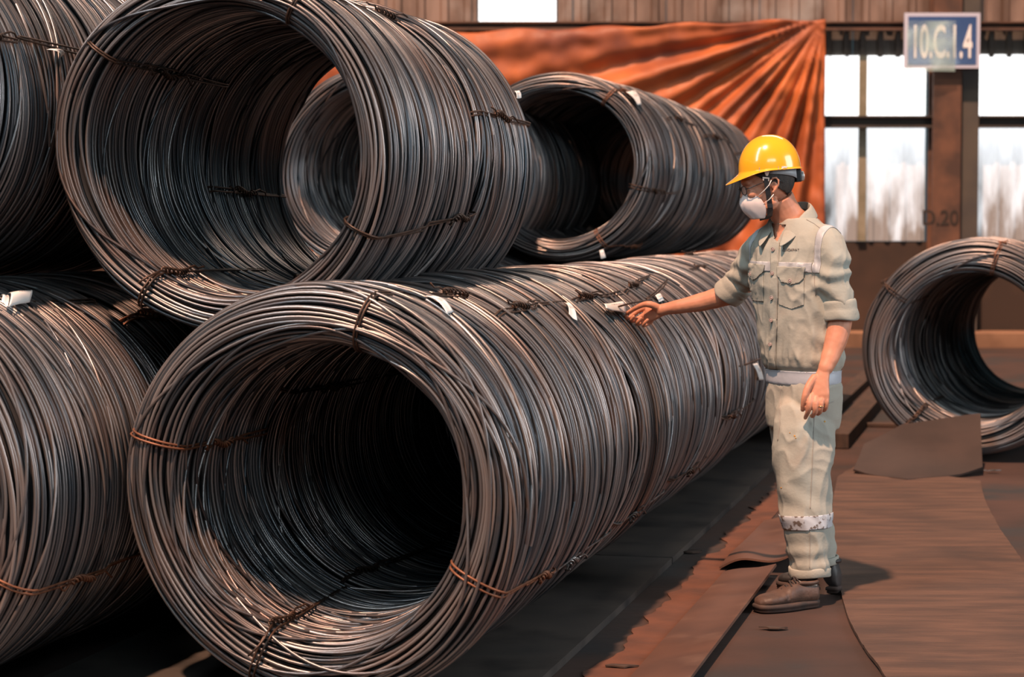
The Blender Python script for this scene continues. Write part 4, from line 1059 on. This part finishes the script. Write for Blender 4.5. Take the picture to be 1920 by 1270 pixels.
# piping on the near shoe
sh = MB().tube([h1 + Vector((-.005, -.040, .085)), h1 + Vector((-.04, -.047, .088)), h1 + Vector((-.075, -.048, .102))], .0022, 6).build('piping', material('pale_piping', (.5, .47, .42), rough=.6), None, True)
sh.parent = man; sh.matrix_parent_inverse = Matrix.Translation(-man.location)

# ---- hair, hard hat, glasses, mask, straps
M_hair = material('hair', (.020, .015, .013), (.04, .028, .022), rough=.7, scale=60, stretch=(1, 1, .3), bump=.4, bscale=200)
mb = MB().ball(HL(1441, 330, 0), .1025, .0805, .1085, HR, 40)
bm = bmesh.new(); me = mesh(mb.v, mb.f); bm.from_mesh(me); bmesh.ops.recalc_face_normals(bm, faces=bm.faces)
pa, pb = HL(1424, 338, 0), HL(1489, 374, 0); nn = (pb - pa).cross(hl).normalized()
if nn.z > 0: nn = -nn
bmesh.ops.bisect_plane(bm, geom=bm.verts[:] + bm.edges[:] + bm.faces[:], plane_co=pa, plane_no=nn, clear_outer=True)
pf = HL(1404, 330, 0); bmesh.ops.bisect_plane(bm, geom=bm.verts[:] + bm.edges[:] + bm.faces[:], plane_co=pf, plane_no=hf, clear_outer=True)
bm.to_mesh(me); bm.free(); o = child('hair', me, M_hair, True, 'short black hair'); solid(o, .003, -1)

M_yel = material('hard_hat_yellow', (.86, .40, .018), rough=.22, spec=.5, coat=.6)
M_grey = material('suspension_grey', (.30, .32, .34), rough=.5)
M_blk = material('black_plastic', (.012, .012, .014), rough=.45)
M_sil = material('knob_silver', (.5, .5, .5), rough=.35, metal=.6)
M_bei = material('strap_beige', (.62, .48, .40), rough=.6)
M_whi = material('mask_white', (.72, .64, .62), (.66, .57, .55), rough=.8, scale=10)
hp = math.radians(4.5); kf = (fdir(84) * math.cos(hp) - UP * math.sin(hp)).normalized(); kl = hl; ku = kl.cross(kf); ku = -ku if ku.z < 0 else ku
def build_hat():
    C = HL(1443, 318, 0); Lx, Wy, Hz = .1195, .100, .130; n = 72; rows = []
    def dome(az, el, k=0.):
        ce, se = math.cos(el), math.sin(el)
        ce = max(0, ce) ** .88
        x = Lx * math.cos(az) * ce; y = Wy * math.sin(az) * ce; z = Hz * se ** .96
        if x > 0: x *= 1 - .06 * (se ** 2)
        rid = .003 * math.exp(-(y / .022) ** 2) * se
        return C + kf * (x + k * math.cos(az)) + kl * (y + k * math.sin(az)) + ku * (z + rid)
    for j in range(24): rows.append([dome(2 * math.pi * i / n, (math.pi / 2) * (j / 24) ** .9) for i in range(n)])
    rim = []
    def brim(az, t):
        c = math.cos(az); w_ = .0075 + .050 * max(0, c) ** 4; dz = -.006 * t - t ** .9 * (.033 * max(0, c) ** 3) + .002
        base = dome(az, 0); o_ = (kf * math.cos(az) * 1.0 + kl * math.sin(az) * (1 - .5 * max(0, c))).normalized()
        drop = -.010 * max(0, c) ** 2
        return base + o_ * w_ * t + ku * (dz + drop)
    for t in (0, .25, .5, .75, 1.0): rim.append([brim(2 * math.pi * i / n, t) for i in range(n)])
    v = []; fc = []
    allr = rim[::-1] + rows
    for r in allr: v += r
    for j in range(len(allr) - 1):
        for i in range(n):
            l = (i + 1) % n; fc.append((j*n+i, j*n+l, (j+1)*n+l, (j+1)*n+i))
    v.append(C + ku * (Hz + .003)); top = len(v) - 1; b0 = (len(allr) - 1) * n
    for i in range(n): fc.append((b0 + i, b0 + (i + 1) % n, top))
    me = mesh(v, fc); bm = bmesh.new(); bm.from_mesh(me); bmesh.ops.recalc_face_normals(bm, faces=bm.faces); bm.to_mesh(me); bm.free()
    o = child('hard_hat', me, M_yel, True, 'glossy yellow hard hat with a short brim'); solid(o, .003, -1)
    sb = o.modifiers.new('u', 'SUBSURF'); sb.levels = sb.render_levels = 1
    return o, me
hat, hat_me = build_hat(); HB = bvh_of(hat_me)
def hc(o, label=None):
    o.parent = hat; o.matrix_parent_inverse = Matrix()
    if label: o['label'] = label
    return o
patch(HB, [(1465.5, 311.5), (1475.5, 312), (1475.3, 318), (1465.3, 317.5)], 'sticker', material('sticker', (.75, .52, .45), (.5, .25, .25), rough=.5, scale=160, lo=.5, hi=.55), .0012, .0006, res=1.5, parent=hat)
patch(HB, [(1424.5, 314), (1424.7, 322), (1423.6, 322), (1423.4, 314)], 'slot', M_seam, .0006, .001, res=1, parent=hat)
patch(HB, [(1459.5, 312), (1460.2, 319), (1459.2, 319), (1458.6, 312)], 'slot', M_seam, .0006, .001, res=1, parent=hat)
def plate_lat(pts, lat, th, name, mat, par=hat, label=None, bend=0.):
    """flat shaped piece standing at the side of the head"""
    a = [HL(x, y, lat - th / 2 + bend * (x - 1440) ** 2) for x, y in pts]; b = [HL(x, y, lat + th / 2 + bend * (x - 1440) ** 2) for x, y in pts]; n = len(pts)
    m = MB().add(a + b, [tuple(range(n - 1, -1, -1)), tuple(range(n, 2 * n))] + [(i, (i + 1) % n, n + (i + 1) % n, n + i) for i in range(n)])
    o = m.build(name, mat); 
    if par is hat: hc(o, label)
    else: o.parent = par; o.matrix_parent_inverse = Matrix.Translation(-man.location)
    bevel(o, .0008, 1); return o
for sg in (1, -1):   # suspension band sweeping back along each side of the head
    b_ = MB(); top_, bot_ = [], []
    for k in range(15):
        t = k / 14; az = math.radians(80 + 92 * t) 
        x_ = -.100 * math.cos(math.pi - az) ; 
        c = HL(1443, 322, 0) + kf * (.104 * math.cos(az)) + kl * (.083 * math.sin(az) * sg)
        top_.append(c + ku * .004); bot_.append(c - ku * (.010 + .030 * t ** 1.5))
    v = top_ + bot_; n = 15
    o = child('suspension_band', mesh(v, [(i, i + 1, n + i + 1, n + i) for i in range(n - 1)]), M_grey, True); solid(o, .002, 0); hc(o)
bk = HL(1443, 322, 0) - kf * .104
o = MB().box((-.013, -.034, -.048), (.012, .034, .002), Matrix.Translation(bk) @ Matrix((kf, kl, ku)).transposed().to_4x4()).build('ratchet', M_blk); bevel(o, .006, 3); hc(o)
kn = bk - kf * .013 - ku * .026
o = MB().tube([kn, kn - kf * .014], [.0195, .0185], 20).build('ratchet_knob', M_sil); bevel(o, .002, 2); hc(o, 'silver ratchet knob')
# chin strap with buckle, down the cheek and under the jaw
plate_lat([(1423.5, 323), (1434, 322), (1430.5, 331), (1426.5, 331)], .083, .002, 'strap_anchor', M_bei)
plate_lat([(1420.5, 333), (1433, 334), (1433, 341), (1430.5, 341), (1430.5, 336.5), (1423, 336), (1423, 340), (1420.5, 339.5)], .0835, .003, 'buckle', M_bei)
def ribbon(path, w_, th, name, mat, par=None):
    rings = []
    for i, (p, ww) in enumerate(path):
        t = (path[min(i + 1, len(path) - 1)][0] - path[max(i - 1, 0)][0]).normalized()
        s_ = hf - t * hf.dot(t); s_.normalize(); n_ = t.cross(s_)
        rings.append([p + s_ * ww + n_ * th, p - s_ * ww + n_ * th, p - s_ * ww - n_ * th, p + s_ * ww - n_ * th])
    o = MB().loft(rings).build(name, mat); hc(o); return o
sp_ = [(HL(1427, 336, .083), .0095), (HL(1429, 350, .082), .0095), (HL(1432, 366, .078), .0098), (HL(1435, 382, .072), .010), (HL(1437, 394, .066), .0105), (HL(1437, 405, .052), .0115), (HL(1433, 411, .028), .0115), (HL(1430, 412.5, 0), .0115)]
sp_ += [(HL(1433, 411, -.028), .0115), (HL(1437, 405, -.052), .0115), (HL(1437, 394, -.066), .0105), (HL(1432, 366, -.078), .0098), (HL(1427, 336, -.083), .0095)]
ribbon(sp_, .01, .0012, 'chin_strap', M_blk)
plate_lat([(1430, 383), (1440, 382), (1441, 390), (1431, 391)], .0735, .006, 'strap_slider', M_blk)
# mask
def build_mask():
    prof = [((1395, 364), (1412, 366), .048), ((1391, 371), (1420, 371), .056), ((1388, 380), (1428, 380), .060), ((1391, 390), (1432, 390), .060), ((1399, 400), (1433, 400), .054), ((1412, 411), (1432, 409), .044)]
    n = 28; v = []; fc = []
    for j, (c, e_, wd) in enumerate(prof):
        for i in range(n + 1):
            u = -1 + 2 * i / n; a = abs(u) ** 2.4
            px = c[0] + (e_[0] - c[0]) * a; py = c[1] + (e_[1] - c[1]) * a
            lat = u * wd * (1 + .12 * (1 - abs(u)))
            p = HL(px - 2.6, py + .8, lat * 1.07); p += hl * .004 * noise.noise((px * .12, py * .16, 1 if u > 0 else 5)) * (1 if u > 0 else -1) + hf * .006 * noise.noise((u * 4, py * .12, 2)); v.append(p)
    m = n + 1
    for j in range(len(prof) - 1):
        for i in range(n): fc.append((j*m+i, j*m+i+1, (j+1)*m+i+1, (j+1)*m+i))
    o = child('face_mask', mesh(v, fc), M_whi, True, 'white folded face mask'); sb = o.modifiers.new('u', 'SUBSURF'); sb.levels = sb.render_levels = 2; solid(o, .0015, 0)
    for sg in (1, -1):
        e1_ = MB().tube([HL(1414, 369, .060 * sg), HL(1424, 358, .080 * sg), HL(1432, 348, .089 * sg), HL(1436, 339, .091 * sg)], .0016, 6).tube([HL(1425, 383, .064 * sg), HL(1434, 374, .083 * sg), HL(1441, 365, .086 * sg)], .0016, 6).build('ear_loop', material('ear_loop', (.8, .76, .72), rough=.7), None, True)
        e1_.parent = o; e1_.matrix_parent_inverse = Matrix()
build_mask()
# glasses
def build_glasses():
    M_gl = material('spectacle_frame', (.01, .01, .012), rough=.2)
    root = child('glasses', MB().tube([HL(1390, 353, -.010), HL(1389, 352, 0), HL(1390, 353, .010)], .0016, 6).v and mesh(*(lambda m_: (m_.v, m_.f))(MB().tube([HL(1390, 353, -.010), HL(1389, 352, 0), HL(1390, 353, .010)], .0016, 6))), M_gl, True, 'black-rimmed spectacles')
    gm = bpy.data.materials.new('spectacle_lens'); gm.use_nodes = True; b = gm.node_tree.nodes['Principled BSDF']
    b.inputs['Base Color'].default_value = (.5, .5, .5, 1); b.inputs['Roughness'].default_value = .05; b.inputs['Alpha'].default_value = .18
    for sg in (1, -1):
        c = HL(1392, 358, .033 * sg) + hf * .002; pts = []
        fr = (hf + hl * .18 * sg).normalized(); sl = fr.cross(hu).normalized()
        for k in range(24):
            a = 2 * math.pi * k / 24; ca, sa = math.cos(a), math.sin(a)
            pts.append(c + sl * (.024 * abs(ca) ** .8 * (1 if ca > 0 else -1)) + hu * (.0165 * abs(sa) ** .8 * (1 if sa > 0 else -1)))
        o = MB().tube(pts, .0018, 6, closed=True).build('rim', M_gl, None, True); o.parent = root; o.matrix_parent_inverse = Matrix()
        o = MB().add([p + fr * .0004 for p in pts] + [p - fr * .0004 for p in pts], [tuple(range(24)), tuple(range(47, 23, -1))]).build('lens', gm); o.parent = root; o.matrix_parent_inverse = Matrix()
        o = MB().tube([c - hu * -.006 + hl * .025 * sg, HL(1397, 354, .068 * sg), HL(1410, 348, .077 * sg), HL(1425, 341, .081 * sg), HL(1438, 335, .083 * sg), HL(1450, 337, .083 * sg), HL(1459, 344, .080 * sg)], .0018, 6).build('temple_arm', M_gl, None, True); o.parent = root; o.matrix_parent_inverse = Matrix()
build_glasses()
# ring on the hanging hand
h = P(1539.5, 762, 7.749); pts = [h + Vector((math.cos(a) * .0108, math.sin(a) * .0108, 0)) for a in np.linspace(0, 2 * math.pi, 16, endpoint=False)]
o = MB().tube(pts, .0012, 6, closed=True).build('finger_ring', material('gold', (.8, .6, .3), rough=.25, metal=1.), None, True); o.parent = man; o.matrix_parent_inverse = Matrix.Translation(-man.location)
